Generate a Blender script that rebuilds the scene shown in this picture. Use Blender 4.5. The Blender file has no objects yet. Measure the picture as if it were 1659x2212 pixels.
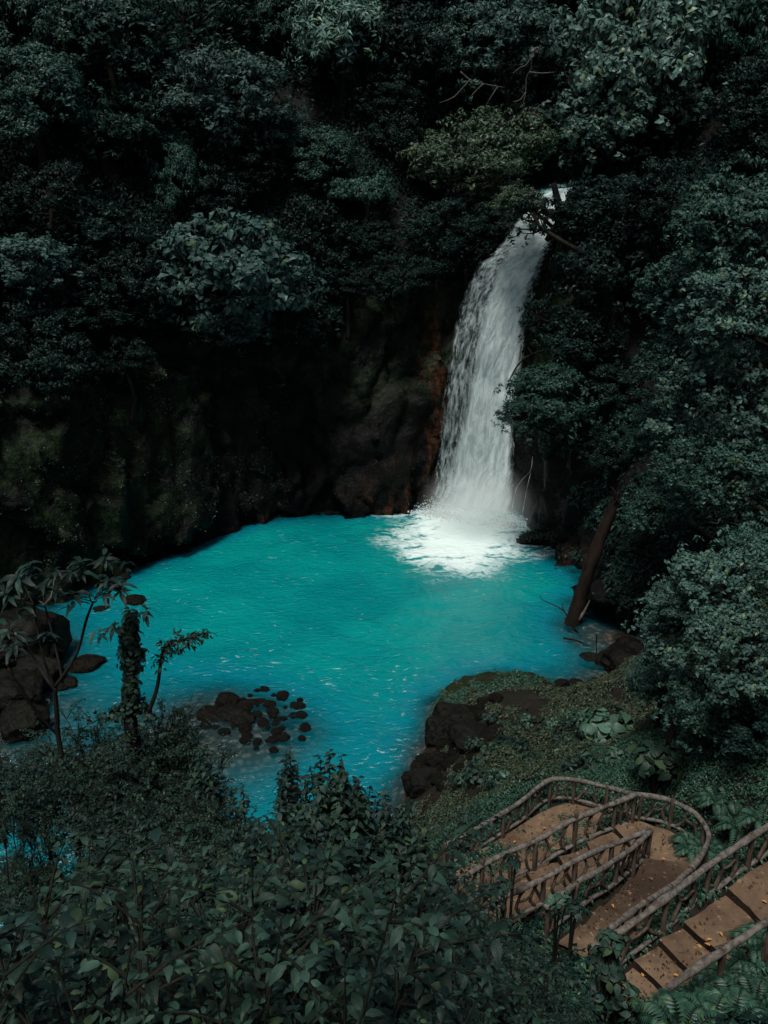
import bpy, bmesh, math, random
import numpy as np
from mathutils import Vector, Matrix, Quaternion
from mathutils.bvhtree import BVHTree

R = math.radians
sc = bpy.context.scene
col = sc.collection
rng = np.random.default_rng(7)
random.seed(7)

# ------------------------------------------------------------------ camera
CAMZ = 25.0
PITCH = R(20)
F = 1106 / math.tan(R(30))
cs, sn = math.cos(PITCH), math.sin(PITCH)
cd = bpy.data.cameras.new('camera')
cam = bpy.data.objects.new('camera', cd)
col.objects.link(cam)
cam.location = (0, 0, CAMZ)
cam.rotation_euler = (R(90) - PITCH, 0, 0)
cd.sensor_fit = 'VERTICAL'
cd.angle = R(60)
cd.clip_start = 0.05
cd.clip_end = 1000
sc.camera = cam


def ray(x, y):
    a = (x - 829.5) / F
    b = -(y - 1106) / F
    return np.array([a, cs + b * sn, -sn + b * cs])


def at_z(x, y, z=0.0):
    d = ray(x, y)
    t = (z - CAMZ) / d[2]
    return np.array([d[0] * t, d[1] * t, z])


def at_y(x, y, Y):
    d = ray(x, y)
    t = Y / d[1]
    return np.array([d[0] * t, Y, CAMZ + d[2] * t])


def crop(x, y):
    return (829.5 + x / 2, 1555 + y / 2)


def cz(x, y, z):
    return at_z(*crop(x, y), z)


def project(p):
    p = np.atleast_2d(p)
    dx = p[:, 0]
    dy = p[:, 1]
    dz = p[:, 2] - CAMZ
    depth = dy * cs - dz * sn
    up = dy * sn + dz * cs
    return 829.5 + F * dx / depth, 1106 - F * up / depth, depth


# ------------------------------------------------------------------ noise
def _hash(i, j, k, seed):
    h = (i.astype(np.int64) * 374761393 + j.astype(np.int64) * 668265263 + k.astype(np.int64) * 2147483647 + seed * 974634217)
    h = (h ^ (h >> 13)) * 1274126177
    h = h & 0x7fffffff
    h = (h ^ (h >> 16)) * 40503
    return ((h & 0xffffff) / float(0xffffff))


def vnoise(P, seed=0):
    P = np.asarray(P, float)
    I = np.floor(P).astype(np.int64)
    f = P - I
    f = f * f * (3 - 2 * f)
    out = 0
    for a in (0, 1):
        for b in (0, 1):
            for c in (0, 1):
                w = (f[:, 0] if a else 1 - f[:, 0]) * (f[:, 1] if b else 1 - f[:, 1]) * (f[:, 2] if c else 1 - f[:, 2])
                out = out + w * _hash(I[:, 0] + a, I[:, 1] + b, I[:, 2] + c, seed)
    return out * 2 - 1


def fbm(P, scale, octaves=4, seed=0):
    P = np.asarray(P, float) / scale
    s, amp, tot = 0, 1.0, 0
    for o in range(octaves):
        s = s + amp * vnoise(P * (2 ** o) + 13.7 * o, seed + o)
        tot += amp
        amp *= 0.5
    return s / tot


def cellrand(P, scale, seed=0):
    P = np.asarray(P, float) / scale
    I = np.floor(P).astype(np.int64)
    d1 = np.full(len(P), 9.0)
    out = np.zeros(len(P))
    for a in (-1, 0, 1):
        for b in (-1, 0, 1):
            for c in (-1, 0, 1):
                i, j, k = I[:, 0] + a, I[:, 1] + b, I[:, 2] + c
                q = np.stack([i + _hash(i, j, k, seed + 1), j + _hash(i, j, k, seed + 2), k + _hash(i, j, k, seed + 3)], 1)
                v = P - q
                d = np.linalg.norm(v, axis=1)
                m = d < d1
                # each cell is a tilted flat facet
                h = (_hash(i, j, k, seed + 5) - .5) + .9 * (v[:, 0] * (_hash(i, j, k, seed + 6) - .5) + v[:, 2] * (_hash(i, j, k, seed + 7) - .5) * 1.6)
                out = np.where(m, h, out)
                d1 = np.where(m, d, d1)
    return out


def worley(P, scale, seed=0):
    P = np.asarray(P, float) / scale
    I = np.floor(P).astype(np.int64)
    d1 = np.full(len(P), 9.0)
    d2 = np.full(len(P), 9.0)
    for a in (-1, 0, 1):
        for b in (-1, 0, 1):
            for c in (-1, 0, 1):
                i, j, k = I[:, 0] + a, I[:, 1] + b, I[:, 2] + c
                q = np.stack([i + _hash(i, j, k, seed + 1), j + _hash(i, j, k, seed + 2), k + _hash(i, j, k, seed + 3)], 1)
                d = np.linalg.norm(q - P, axis=1)
                m = d < d1
                d2 = np.where(m, d1, np.minimum(d2, d))
                d1 = np.where(m, d, d1)
    return d1, d2


def smooth(a, b, x):
    t = np.clip((x - a) / (b - a), 0, 1)
    return t * t * (3 - 2 * t)


# ------------------------------------------------------------------ mesh helpers
def make_mesh(name, V, Fc, mat=None, smooth_shade=False, uv=None, attrs=None):
    """V (n,3), Fc (m,3|4) or list of such arrays"""
    if not isinstance(Fc, (list, tuple)):
        Fc = [Fc]
    Fc = [np.asarray(f, np.int32) for f in Fc if len(f)]
    me = bpy.data.meshes.new(name)
    V = np.asarray(V, np.float32)
    loops = np.concatenate([f.ravel() for f in Fc])
    sizes = np.concatenate([np.full(len(f), f.shape[1], np.int32) for f in Fc])
    starts = np.concatenate([[0], np.cumsum(sizes)[:-1]]).astype(np.int32)
    me.vertices.add(len(V))
    me.vertices.foreach_set('co', V.ravel())
    me.loops.add(len(loops))
    me.loops.foreach_set('vertex_index', loops)
    me.polygons.add(len(sizes))
    me.polygons.foreach_set('loop_start', starts)
    me.polygons.foreach_set('loop_total', sizes)
    me.polygons.foreach_set('use_smooth', np.full(len(sizes), smooth_shade))
    if uv is not None:
        l = me.uv_layers.new(name='UVMap')
        l.data.foreach_set('uv', np.asarray(uv, np.float32)[loops].ravel())
    for k, v in (attrs or {}).items():
        a = me.attributes.new(k, 'FLOAT', 'POINT')
        a.data.foreach_set('value', np.asarray(v, np.float32))
    me.update(calc_edges=True)
    me.validate()
    if mat:
        me.materials.append(mat)
    return me


def link(name, me, parent=None, loc=None):
    o = bpy.data.objects.new(name, me)
    col.objects.link(o)
    if parent is not None:
        o.parent = parent
    if loc is not None:
        o.location = tuple(loc)
    return o


def tag(o, label=None, cat=None, group=None, kind=None):
    if label:
        o['label'] = label
    if cat:
        o['category'] = cat
    if group:
        o['group'] = group
    if kind:
        o['kind'] = kind
    return o


def empty(name, loc, label, cat, group=None, rz=0.0):
    o = bpy.data.objects.new(name, None)
    o.empty_display_size = 0.2
    col.objects.link(o)
    o.location = tuple(loc)
    o.rotation_euler = (0, 0, rz)
    return tag(o, label, cat, group)


def copy_tree(o, parent=None):
    c = o.copy()
    col.objects.link(c)
    if parent is not None:
        c.parent = parent
    for ch in list(o.children):
        copy_tree(ch, c)
    return c


class MB:
    def __init__(s):
        s.V, s.F, s.n, s.U = [], [], 0, []

    def add(s, V, Fc, uv=None):
        V = np.asarray(V, float)
        s.V.append(V)
        for f in (Fc if isinstance(Fc, list) else [Fc]):
            s.F.append(np.asarray(f) + s.n)
        s.U.append(np.zeros((len(V), 2)) if uv is None else uv)
        s.n += len(V)

    def tube(s, pts, rad, n=7, caps=True, rough=0.0, seed=0):
        pts = np.asarray(pts, float)
        m = len(pts)
        rad = np.broadcast_to(np.asarray(rad, float), (m,))
        T = np.gradient(pts, axis=0)
        T /= np.linalg.norm(T, axis=1)[:, None] + 1e-9
        up = np.array([0, 0, 1.0]) if abs(T[0][2]) < 0.9 else np.array([1.0, 0, 0])
        u = np.cross(T[0], up)
        u /= np.linalg.norm(u)
        ang = np.arange(n) * 2 * math.pi / n
        rings = []
        for i in range(m):
            u = u - T[i] * np.dot(u, T[i])
            u /= np.linalg.norm(u) + 1e-9
            v = np.cross(T[i], u)
            rr = rad[i] * np.ones(n)
            if rough:
                rr = rr * (1 + rough * vnoise(np.stack([np.cos(ang) * 1.5 + seed, np.sin(ang) * 1.5, np.full(n, i * 0.7)], 1), seed))
            rings.append(pts[i] + rr[:, None] * (np.cos(ang)[:, None] * u + np.sin(ang)[:, None] * v))
        V = np.concatenate(rings)
        a = np.arange(m - 1)[:, None] * n + np.arange(n)[None]
        b = np.arange(m - 1)[:, None] * n + (np.arange(n)[None] + 1) % n
        q = np.stack([a, b, b + n, a + n], -1).reshape(-1, 4)
        fs = [q]
        if caps:
            V = np.concatenate([V, pts[:1], pts[-1:]])
            i0, i1 = m * n, m * n + 1
            k = np.arange(n)
            fs.append(np.stack([np.full(n, i0), (k + 1) % n, k], 1))
            fs.append(np.stack([np.full(n, i1), (m - 1) * n + k, (m - 1) * n + (k + 1) % n], 1))
        s.add(V, fs)
        return s

    def mesh(s, name, mat, smooth_shade=True, uv=False):
        V = np.concatenate(s.V)
        t = [f for f in s.F if f.shape[1] == 3]
        q = [f for f in s.F if f.shape[1] == 4]
        Fc = ([np.concatenate(t)] if t else []) + ([np.concatenate(q)] if q else [])
        return make_mesh(name, V, Fc, mat, smooth_shade, np.concatenate(s.U) if uv else None)


def spline(pts, n):
    """Catmull-Rom through pts, n samples"""
    pts = np.asarray(pts, float)
    P = np.vstack([2 * pts[0] - pts[1], pts, 2 * pts[-1] - pts[-2]])
    t = np.linspace(0, len(pts) - 1 - 1e-6, n)
    i = t.astype(int)
    f = (t - i)[:, None]
    p0, p1, p2, p3 = P[i], P[i + 1], P[i + 2], P[i + 3]
    return 0.5 * ((2 * p1) + (-p0 + p2) * f + (2 * p0 - 5 * p1 + 4 * p2 - p3) * f ** 2 + (-p0 + 3 * p1 - 3 * p2 + p3) * f ** 3)


# ------------------------------------------------------------------ leaves
def _tpl_near():
    t = [0, .12, .3, .5, .72, .88, 1.0]
    w = [.02, .30, .49, .46, .30, .14, .0]
    V, Fc = [], []
    for i, (a, b) in enumerate(zip(t, w)):
        arch = .10 * math.sin(a * math.pi * .8) - .22 * a * a
        V += [(a, 0, arch), (a, b, arch + .10 * b + (.02 if i % 2 else -.02)), (a, -b, arch + .10 * b - (.02 if i % 2 else -.02))]
    for i in range(len(t) - 1):
        c, l, r = 3 * i, 3 * i + 1, 3 * i + 2
        C, L, Q = c + 3, l + 3, r + 3
        Fc += [(c, C, L), (c, L, l), (c, r, Q), (c, Q, C)]
    return np.array(V), np.array(Fc)


def _tpl_lobed():
    # palm-veined leaf of five pointed lobes with a saw edge
    out = [(0, .02), (-.06, .22), (.02, .38), (.20, .34), (.26, .44), (.30, .62), (.42, .52), (.52, .34), (.60, .30), (.70, .27), (.78, .17), (1.0, 0)]
    pts = out + [(a, -b) for a, b in out[-2::-1]]
    V = [(.18, 0, .03)] + [(a, b, .03 - .16 * a * a + .10 * abs(b) - .25 * b * b) for a, b in pts] + [(.6, 0, .0)]
    n = len(pts)
    Fc = [(0, i + 2, i + 1) for i in range(n - 1)]
    V = V[:-1]
    return np.array(V), np.array(Fc)


TPL = {
    'd2': (np.array([(0, 0, 0), (.45, .5, .08), (1, 0, -.06), (.45, -.5, .08)]), np.array([(0, 2, 1), (0, 3, 2)])),
    'm4': (np.array([(0, 0, 0), (.5, 0, .02), (1, 0, -.2), (.42, .5, .09), (.42, -.5, .09)]), np.array([(0, 1, 3), (3, 1, 2), (0, 4, 1), (4, 2, 1)])),
    'near': _tpl_near(),
    'lobed': _tpl_lobed(),
}


def nrm(a):
    return a / (np.linalg.norm(a, axis=-1, keepdims=True) + 1e-9)


def leaves(P, D, N, L, W, tpl):
    T, Fc = TPL[tpl]
    D = nrm(D)
    S = nrm(np.cross(D, N))
    U = np.cross(S, D)
    L = np.broadcast_to(L, (len(P),))[:, None, None]
    W = np.broadcast_to(W, (len(P),))[:, None, None]
    V = P[:, None] + L * (T[None, :, 0:1] * D[:, None] + T[None, :, 2:3] * U[:, None]) + W * T[None, :, 1:2] * S[:, None]
    k = len(T)
    Fa = (Fc[None] + (np.arange(len(P)) * k)[:, None, None]).reshape(-1, 3)
    uv = np.tile(T[:, :2], (len(P), 1))
    return V.reshape(-1, 3), Fa, uv


def rosettes(C, N, nl, L, W, droop, tpl, rs, jit=0.3, spread=0.0):
    """C (m,3) twig tips, N (m,3) local normals; nl leaves each"""
    m = len(C)
    up = nrm(N)
    ref = np.where(np.abs(up[:, 2:3]) < .9, np.array([[0, 0, 1.0]]), np.array([[1.0, 0, 0]]))
    A = nrm(np.cross(up, ref))
    B = np.cross(up, A)
    ph = rs.uniform(0, 6.28, (m, 1)) + np.arange(nl)[None] * 2.399 + rs.normal(0, jit, (m, nl))
    dr = droop + rs.normal(0, jit, (m, nl))
    D = np.cos(ph)[..., None] * A[:, None] + np.sin(ph)[..., None] * B[:, None]
    Dd = np.cos(dr)[..., None] * D - np.sin(dr)[..., None] * up[:, None]
    Nn = np.sin(dr)[..., None] * D + np.cos(dr)[..., None] * up[:, None] + rs.normal(0, .18, (m, nl, 3))
    P = C[:, None] + spread * D * rs.uniform(0, 1, (m, nl, 1)) + up[:, None] * (rs.uniform(-.6, .2, (m, nl, 1)) * L)
    sz = rs.uniform(.65, 1.15, m * nl)
    return leaves(P.reshape(-1, 3), Dd.reshape(-1, 3), Nn.reshape(-1, 3), L * sz, W * sz, tpl)


def crown_geo(seed, pads=20, **kw):
    kw['padr'] = kw.get('padr', .36) * .82
    return _crown_geo(seed, int(pads * 1.45), **kw)


def _crown_geo(seed, pads=20, tips=26, nl=8, L=.12, W=.055, droop=.45, tpl='m4', flat=.75, padr=.36, inner=.35):
    """crown of unit radius round the origin; returns V,F, pad centres"""
    rs = np.random.default_rng(seed)
    # pad centres: outer shell biased up and outward, uneven
    C = []
    while len(C) < pads:
        v = nrm(rs.normal(0, 1, 3))
        if v[2] < -.55:
            continue
        r = rs.uniform(inner, .82) ** .6 * (1 + .22 * vnoise(v[None] * 1.6 + seed, seed)[0])
        C.append(v * r * np.array([1, 1, flat]))
    C = np.array(C)
    Cs, Ns = [], []
    for c in C:
        pr = padr * rs.uniform(.45, 1.25)
        n = int(tips * (pr / padr) ** 2)
        a = rs.uniform(0, 6.28, n)
        q = np.sqrt(rs.uniform(0, 1, n)) * 1.35
        d = np.stack([np.cos(a) * np.sin(q), np.sin(a) * np.sin(q), np.cos(q)], 1)
        lean = nrm(c + np.array([0, 0, .35])) * .35
        nn = nrm(d + lean)
        Cs.append(c + d * pr * np.array([1, 1, .8]) * rs.uniform(.55, 1.1, (n, 1)) + rs.normal(0, .035, (n, 3)))
        Ns.append(nn)
    ns_ = int(pads * tips * .22)
    v = nrm(rs.normal(0, 1, (ns_, 3)) + np.array([0, 0, .25]))
    Cs.append(v * np.array([1, 1, flat]) * rs.uniform(.5, 1.12, (ns_, 1)) * (1 + .2 * fbm(v * 2 + seed, 1, 2, seed)[:, None]))
    Ns.append(nrm(v + np.array([0, 0, .5])))
    Cs, Ns = np.concatenate(Cs), np.concatenate(Ns)
    V, Fa, uv = rosettes(Cs, Ns, nl, L, W, droop, tpl, rs, spread=L * .3)
    return V, Fa, C


# ------------------------------------------------------------------ materials
def mat(name):
    m = bpy.data.materials.new(name)
    m.use_nodes = True
    nt = m.node_tree
    nt.nodes.clear()
    out = nt.nodes.new('ShaderNodeOutputMaterial')
    return m, nt, out


class NT:
    def __init__(s, nt):
        s.nt = nt

    def n(s, t, **kw):
        nd = s.nt.nodes.new('ShaderNode' + t)
        for k, v in kw.items():
            if k.startswith('i_'):
                nd.inputs[k[2:].replace('_', ' ')].default_value = v
            else:
                setattr(nd, k, v)
        return nd

    def l(s, a, b):
        s.nt.links.new(a, b)
        return b

    def math(s, op, a, b=None, c=None, clamp=False):
        nd = s.nt.nodes.new('ShaderNodeMath')
        nd.operation = op
        nd.use_clamp = clamp
        for i, v in enumerate((a, b, c)):
            if v is None:
                continue
            if isinstance(v, (int, float)):
                nd.inputs[i].default_value = v
            else:
                s.l(v, nd.inputs[i])
        return nd.outputs[0]

    def ss(s, x, a, b):
        nd = s.nt.nodes.new('ShaderNodeMapRange')
        nd.interpolation_type = 'SMOOTHSTEP'
        s.l(x, nd.inputs[0])
        nd.inputs[1].default_value = a
        nd.inputs[2].default_value = b
        return nd.outputs[0]

    def mix(s, f, a, b):
        nd = s.nt.nodes.new('ShaderNodeMix')
        nd.data_type = 'RGBA'
        if isinstance(f, (int, float)):
            nd.inputs[0].default_value = f
        else:
            s.l(f, nd.inputs[0])
        for i, v in ((6, a), (7, b)):
            if isinstance(v, tuple):
                nd.inputs[i].default_value = v + (1,) if len(v) == 3 else v
            else:
                s.l(v, nd.inputs[i])
        return nd.outputs[2]

    def noise(s, vec, scale, detail=4, rough=.55, dist=0.0):
        nd = s.nt.nodes.new('ShaderNodeTexNoise')
        nd.inputs['Scale'].default_value = scale
        nd.inputs['Detail'].default_value = detail
        nd.inputs['Roughness'].default_value = rough
        nd.inputs['Distortion'].default_value = dist
        if vec is not None:
            s.l(vec, nd.inputs['Vector'])
        return nd

    def mapping(s, vec, scale=(1, 1, 1), rot=(0, 0, 0), loc=(0, 0, 0)):
        nd = s.nt.nodes.new('ShaderNodeMapping')
        nd.inputs['Scale'].default_value = scale
        nd.inputs['Rotation'].default_value = rot
        nd.inputs['Location'].default_value = loc
        s.l(vec, nd.inputs['Vector'])
        return nd.outputs[0]

    def obj(s):
        return s.nt.nodes.new('ShaderNodeTexCoord').outputs['Object']

    def geo(s):
        return s.nt.nodes.new('ShaderNodeNewGeometry')

    def bump(s, h, strength=.5, dist=.1):
        nd = s.nt.nodes.new('ShaderNodeBump')
        nd.inputs['Strength'].default_value = strength
        nd.inputs['Distance'].default_value = dist
        s.l(h, nd.inputs['Height'])
        return nd.outputs[0]


def leaf_mat(name, c, rough=.42, var=.45, yellow=.12, trans=.10, near=False, spec=.22):
    m, nt, out = mat(name)
    k = NT(nt)
    g = k.geo()
    rnd = g.outputs['Random Per Island']
    oi = k.n('ObjectInfo').outputs['Random']
    v = k.math('MULTIPLY_ADD', rnd, 2 * var, 1 - var)
    v2 = k.math('MULTIPLY_ADD', oi, .5, .75)
    v = k.math('MULTIPLY', v, v2)
    rnd2 = k.math('FRACT', k.math('MULTIPLY', rnd, 17.31))
    yl = k.math('MULTIPLY', k.math('GREATER_THAN', rnd2, 1 - yellow), .7)
    cc = k.mix(yl, c, (c[0] * 2.2, c[1] * 1.5, c[2] * .8))
    cc2 = k.n('VectorMath', operation='SCALE')
    k.l(cc, cc2.inputs[0])
    k.l(v, cc2.inputs['Scale'])
    colr = cc2.outputs[0]
    bs = k.n('BsdfPrincipled')
    if near:
        uv = k.n('TexCoord').outputs['UV']
        sep = k.n('SeparateXYZ')
        k.l(uv, sep.inputs[0])
        ay = k.math('ABSOLUTE', sep.outputs[1])
        rib = k.math('SUBTRACT', 1.0, k.ss(ay, .0, .035))
        w = k.math('SINE', k.math('MULTIPLY', k.math('SUBTRACT', sep.outputs[0], k.math('MULTIPLY', ay, .9)), 52.0))
        vein = k.ss(w, .82, 1.0)
        t = k.math('MAXIMUM', rib, k.math('MULTIPLY', vein, .5))
        colr = k.mix(k.math('MULTIPLY', t, .28), colr, (c[0] * 2.0, c[1] * 1.9, c[2] * 1.6))
        spots = k.noise(k.obj(), 26, 3).outputs[0]
        colr = k.mix(k.math('MULTIPLY', k.ss(spots, .64, .7), .6), colr, (.02, .016, .008))
        bn = k.bump(k.math('SUBTRACT', k.math('MULTIPLY', w, .4), k.math('MULTIPLY', rib, 2.0)), .3, .005)
        k.l(bn, bs.inputs['Normal'])
    k.l(colr, bs.inputs['Base Color'])
    bs.inputs['Roughness'].default_value = rough
    bs.inputs['Specular IOR Level'].default_value = spec
    tr = k.n('BsdfTranslucent')
    k.l(colr, tr.inputs[0])
    mx = k.n('MixShader')
    mx.inputs[0].default_value = trans
    k.l(bs.outputs[0], mx.inputs[1])
    k.l(tr.outputs[0], mx.inputs[2])
    k.l(mx.outputs[0], out.inputs[0])
    return m


M = {}
M['leaf_far'] = leaf_mat('leaf_far', (.0145, .041, .0325), yellow=.05, var=.32, spec=.15)
M['leaf_right'] = leaf_mat('leaf_right', (.022, .056, .044), yellow=.05, var=.34, spec=.18)
M['leaf_grey'] = leaf_mat('leaf_grey', (.023, .051, .044), yellow=.03, var=.32, spec=.16)
M['leaf_bright'] = leaf_mat('leaf_bright', (.060, .120, .098), yellow=.05, rough=.40, var=.35)
M['leaf_olive'] = leaf_mat('leaf_olive', (.030, .056, .034), yellow=.12)
M['leaf_dark'] = leaf_mat('leaf_dark', (.0050, .0150, .0125), yellow=.04, spec=.10)  # near-black leaves: shade of the dim gaps put into the colour
M['leaf_path'] = leaf_mat('leaf_path', (.020, .056, .037), yellow=.10, var=.5)
M['leaf_cover'] = leaf_mat('leaf_cover', (.030, .046, .029), yellow=.18, var=.55)
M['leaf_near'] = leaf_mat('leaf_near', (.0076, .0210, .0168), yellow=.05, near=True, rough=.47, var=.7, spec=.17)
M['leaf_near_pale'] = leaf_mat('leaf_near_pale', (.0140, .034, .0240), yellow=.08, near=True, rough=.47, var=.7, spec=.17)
M['leaf_heart'] = leaf_mat('leaf_heart', (.036, .078, .054), yellow=.10, near=True)


def bark(name, c1, c2, scale=6, rough=.85, moss=0.0):
    m, nt, out = mat(name)
    k = NT(nt)
    o = k.obj()
    n1 = k.noise(k.mapping(o, (1, 1, .25)), scale, 5, .65)
    n2 = k.noise(o, scale * .35, 3)
    c = k.mix(k.ss(n1.outputs[0], .35, .65), c1, c2)
    if moss:
        c = k.mix(k.math('MULTIPLY', k.ss(n2.outputs[0], .5, .6), moss), c, (.012, .020, .009))
    b = k.n('BsdfPrincipled')
    k.l(c, b.inputs['Base Color'])
    b.inputs['Roughness'].default_value = rough
    b.inputs['Specular IOR Level'].default_value = .12
    k.l(k.bump(n1.outputs[0], .7, .03), b.inputs['Normal'])
    k.l(b.outputs[0], out.inputs[0])
    return m


M['bark'] = bark('bark', (.006, .005, .004), (.018, .015, .012), moss=.3)
M['bark_pale'] = bark('bark_pale', (.04, .034, .028), (.10, .088, .075))
M['bark_black'] = bark('bark_black', (.0015, .0015, .0014), (.005, .0045, .004))
M['stem'] = bark('stem', (.005, .007, .005), (.012, .012, .008), 20)
M['rail_log'] = bark('rail_log', (.048, .042, .036), (.125, .114, .101), 9, .9)
M['rail_post'] = bark('rail_post', (.028, .020, .015), (.085, .064, .048), 9, .9)
M['log'] = bark('log', (.003, .0022, .0016), (.012, .0072, .0046), 3, .8)


def rock_mat(name, c1, c2, moss, mossc=(.008, .012, .006), rough=.5, ndir=.2):
    m, nt, out = mat(name)
    k = NT(nt)
    o = k.obj()
    n1 = k.noise(o, 2.6, 8, .65)
    n2 = k.noise(o, 11, 6, .6)
    vo = k.n('TexVoronoi', feature='DISTANCE_TO_EDGE')
    vo.inputs['Scale'].default_value = .8
    k.l(k.mapping(o, (1, 1, .7)), vo.inputs['Vector'])
    c = k.mix(k.ss(n1.outputs[0], .35, .65), c1, c2)
    g = k.geo()
    sx = k.n('SeparateXYZ')
    k.l(g.outputs['Normal'], sx.inputs[0])
    ms = k.math('MULTIPLY', k.ss(k.math('ADD', k.math('MULTIPLY', sx.outputs[2], ndir), n1.outputs[0]), .52, .66), moss)
    mc = k.mix(n2.outputs[0], tuple(x * .5 for x in mossc), tuple(x * 1.6 for x in mossc))
    c = k.mix(ms, c, mc)
    b = k.n('BsdfPrincipled')
    k.l(c, b.inputs['Base Color'])
    b.inputs['Roughness'].default_value = rough
    b.inputs['Specular IOR Level'].default_value = .08
    k.l(k.bump(k.math('ADD', n1.outputs[0], k.math('MULTIPLY', n2.outputs[0], .4)), .8, .18), b.inputs['Normal'])
    k.l(b.outputs[0], out.inputs[0])
    return m


M['rock'] = rock_mat('rock', (.002, .0019, .0018), (.0075, .0062, .0055), .25)
M['rock_brown'] = rock_mat('rock_brown', (.0026, .0021, .0018), (.0085, .0060, .0046), .1)
M['rock_moss'] = rock_mat('rock_moss', (.005, .0045, .004), (.016, .013, .010), .9, (.010, .015, .006), ndir=.3)
M['rock_pale'] = rock_mat('rock_pale', (.35, .33, .30), (.6, .57, .52), 0)


def cliff_mat():
    m, nt, out = mat('cliff_rock')
    k = NT(nt)
    o = k.obj()
    sep = k.n('SeparateXYZ')
    k.l(o, sep.inputs[0])
    n1 = k.noise(o, .45, 8, .62)
    n2 = k.noise(o, 2.2, 6, .6)
    n3 = k.noise(k.mapping(o, (1, 1, .28)), .9, 5, .6)
    c = k.mix(k.ss(n1.outputs[0], .35, .65), (.0016, .0021, .0020), (.0046, .0052, .0046))
    c = k.mix(k.ss(n2.outputs[0], .5, .75), c, (.0070, .0068, .0060))
    # moss: left part and higher up
    mx_ = k.math('ADD', k.ss(sep.outputs[0], -11., -17.), k.ss(sep.outputs[2], 6., 13.), clamp=True)
    mo = k.math('MULTIPLY', k.ss(n1.outputs[0], .42, .58), mx_)
    mc = k.mix(k.ss(n2.outputs[0], .4, .65), (.004, .009, .005), (.015, .026, .009))
    c = k.mix(k.math('MULTIPLY', mo, .9), c, mc)
    # iron-stained rock beside the waterfall
    an = k.n('Attribute', attribute_name='ochre')
    oc = k.math('MULTIPLY', an.outputs['Fac'], k.ss(n3.outputs[0], .47, .60))
    occ = k.mix(k.ss(n2.outputs[0], .35, .65), (.016, .007, .004), (.062, .025, .010))
    c = k.mix(oc, c, occ)
    sa = k.n('Attribute', attribute_name='slope_shade').outputs['Fac']
    c = k.mix(k.math('MULTIPLY', sa, .92), c, (.0015, .0017, .0015))  # soil slopes above the wall, blackened to paint in the shade under trees
    g = k.geo()
    b = k.n('BsdfPrincipled')
    k.l(c, b.inputs['Base Color'])
    b.inputs['Roughness'].default_value = .5
    b.inputs['Specular IOR Level'].default_value = .08
    hh = k.math('ADD', n1.outputs[0], k.math('MULTIPLY', n2.outputs[0], .3))
    k.l(k.bump(hh, .9, .5), b.inputs['Normal'])
    k.l(b.outputs[0], out.inputs[0])
    return m


def soil_mat(name, c1, c2, c3=None, sc_=2.0, rough=.9, bed=False):
    m, nt, out = mat(name)
    k = NT(nt)
    o = k.obj()
    n1 = k.noise(o, sc_, 8, .65)
    n2 = k.noise(o, sc_ * 9, 5, .65)
    n3 = k.noise(o, sc_ * .35, 3, .5)
    c = k.mix(k.ss(n1.outputs[0], .35, .65), c1, c2)
    if c3:
        c = k.mix(k.ss(n3.outputs[0], .45, .65), c, c3)
    c = k.mix(k.ss(n2.outputs[0], .58, .7), c, tuple(x * 1.5 for x in c2))
    c = k.mix(k.ss(n2.outputs[0], .42, .3), c, tuple(x * .45 for x in c1))
    if bed:
        sx = k.n('SeparateXYZ')
        k.l(o, sx.inputs[0])
        vo = k.n('TexVoronoi')
        vo.inputs['Scale'].default_value = 2.6
        k.l(o, vo.inputs['Vector'])
        bc = k.mix(k.ss(vo.outputs['Distance'], .15, .6), (.12, .095, .08), (.03, .025, .022))
        c = k.mix(k.ss(sx.outputs[2], .12, .0), c, bc)
    b = k.n('BsdfPrincipled')
    k.l(c, b.inputs['Base Color'])
    b.inputs['Roughness'].default_value = rough
    b.inputs['Specular IOR Level'].default_value = .15
    k.l(k.bump(k.math('ADD', k.math('MULTIPLY', n1.outputs[0], 1.0), k.math('MULTIPLY', n2.outputs[0], .4)), .7, .05), b.inputs['Normal'])
    k.l(b.outputs[0], out.inputs[0])
    return m


M['soil'] = soil_mat('soil', (.005, .0045, .0035), (.014, .011, .008), (.008, .009, .005), bed=True)
M['dirt'] = soil_mat('dirt', (.060, .039, .025), (.128, .086, .053), (.028, .018, .012), .8)
M['riser'] = soil_mat('riser', (.010, .007, .005), (.026, .016, .010), None, 3)
M['cliff'] = cliff_mat()


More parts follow.
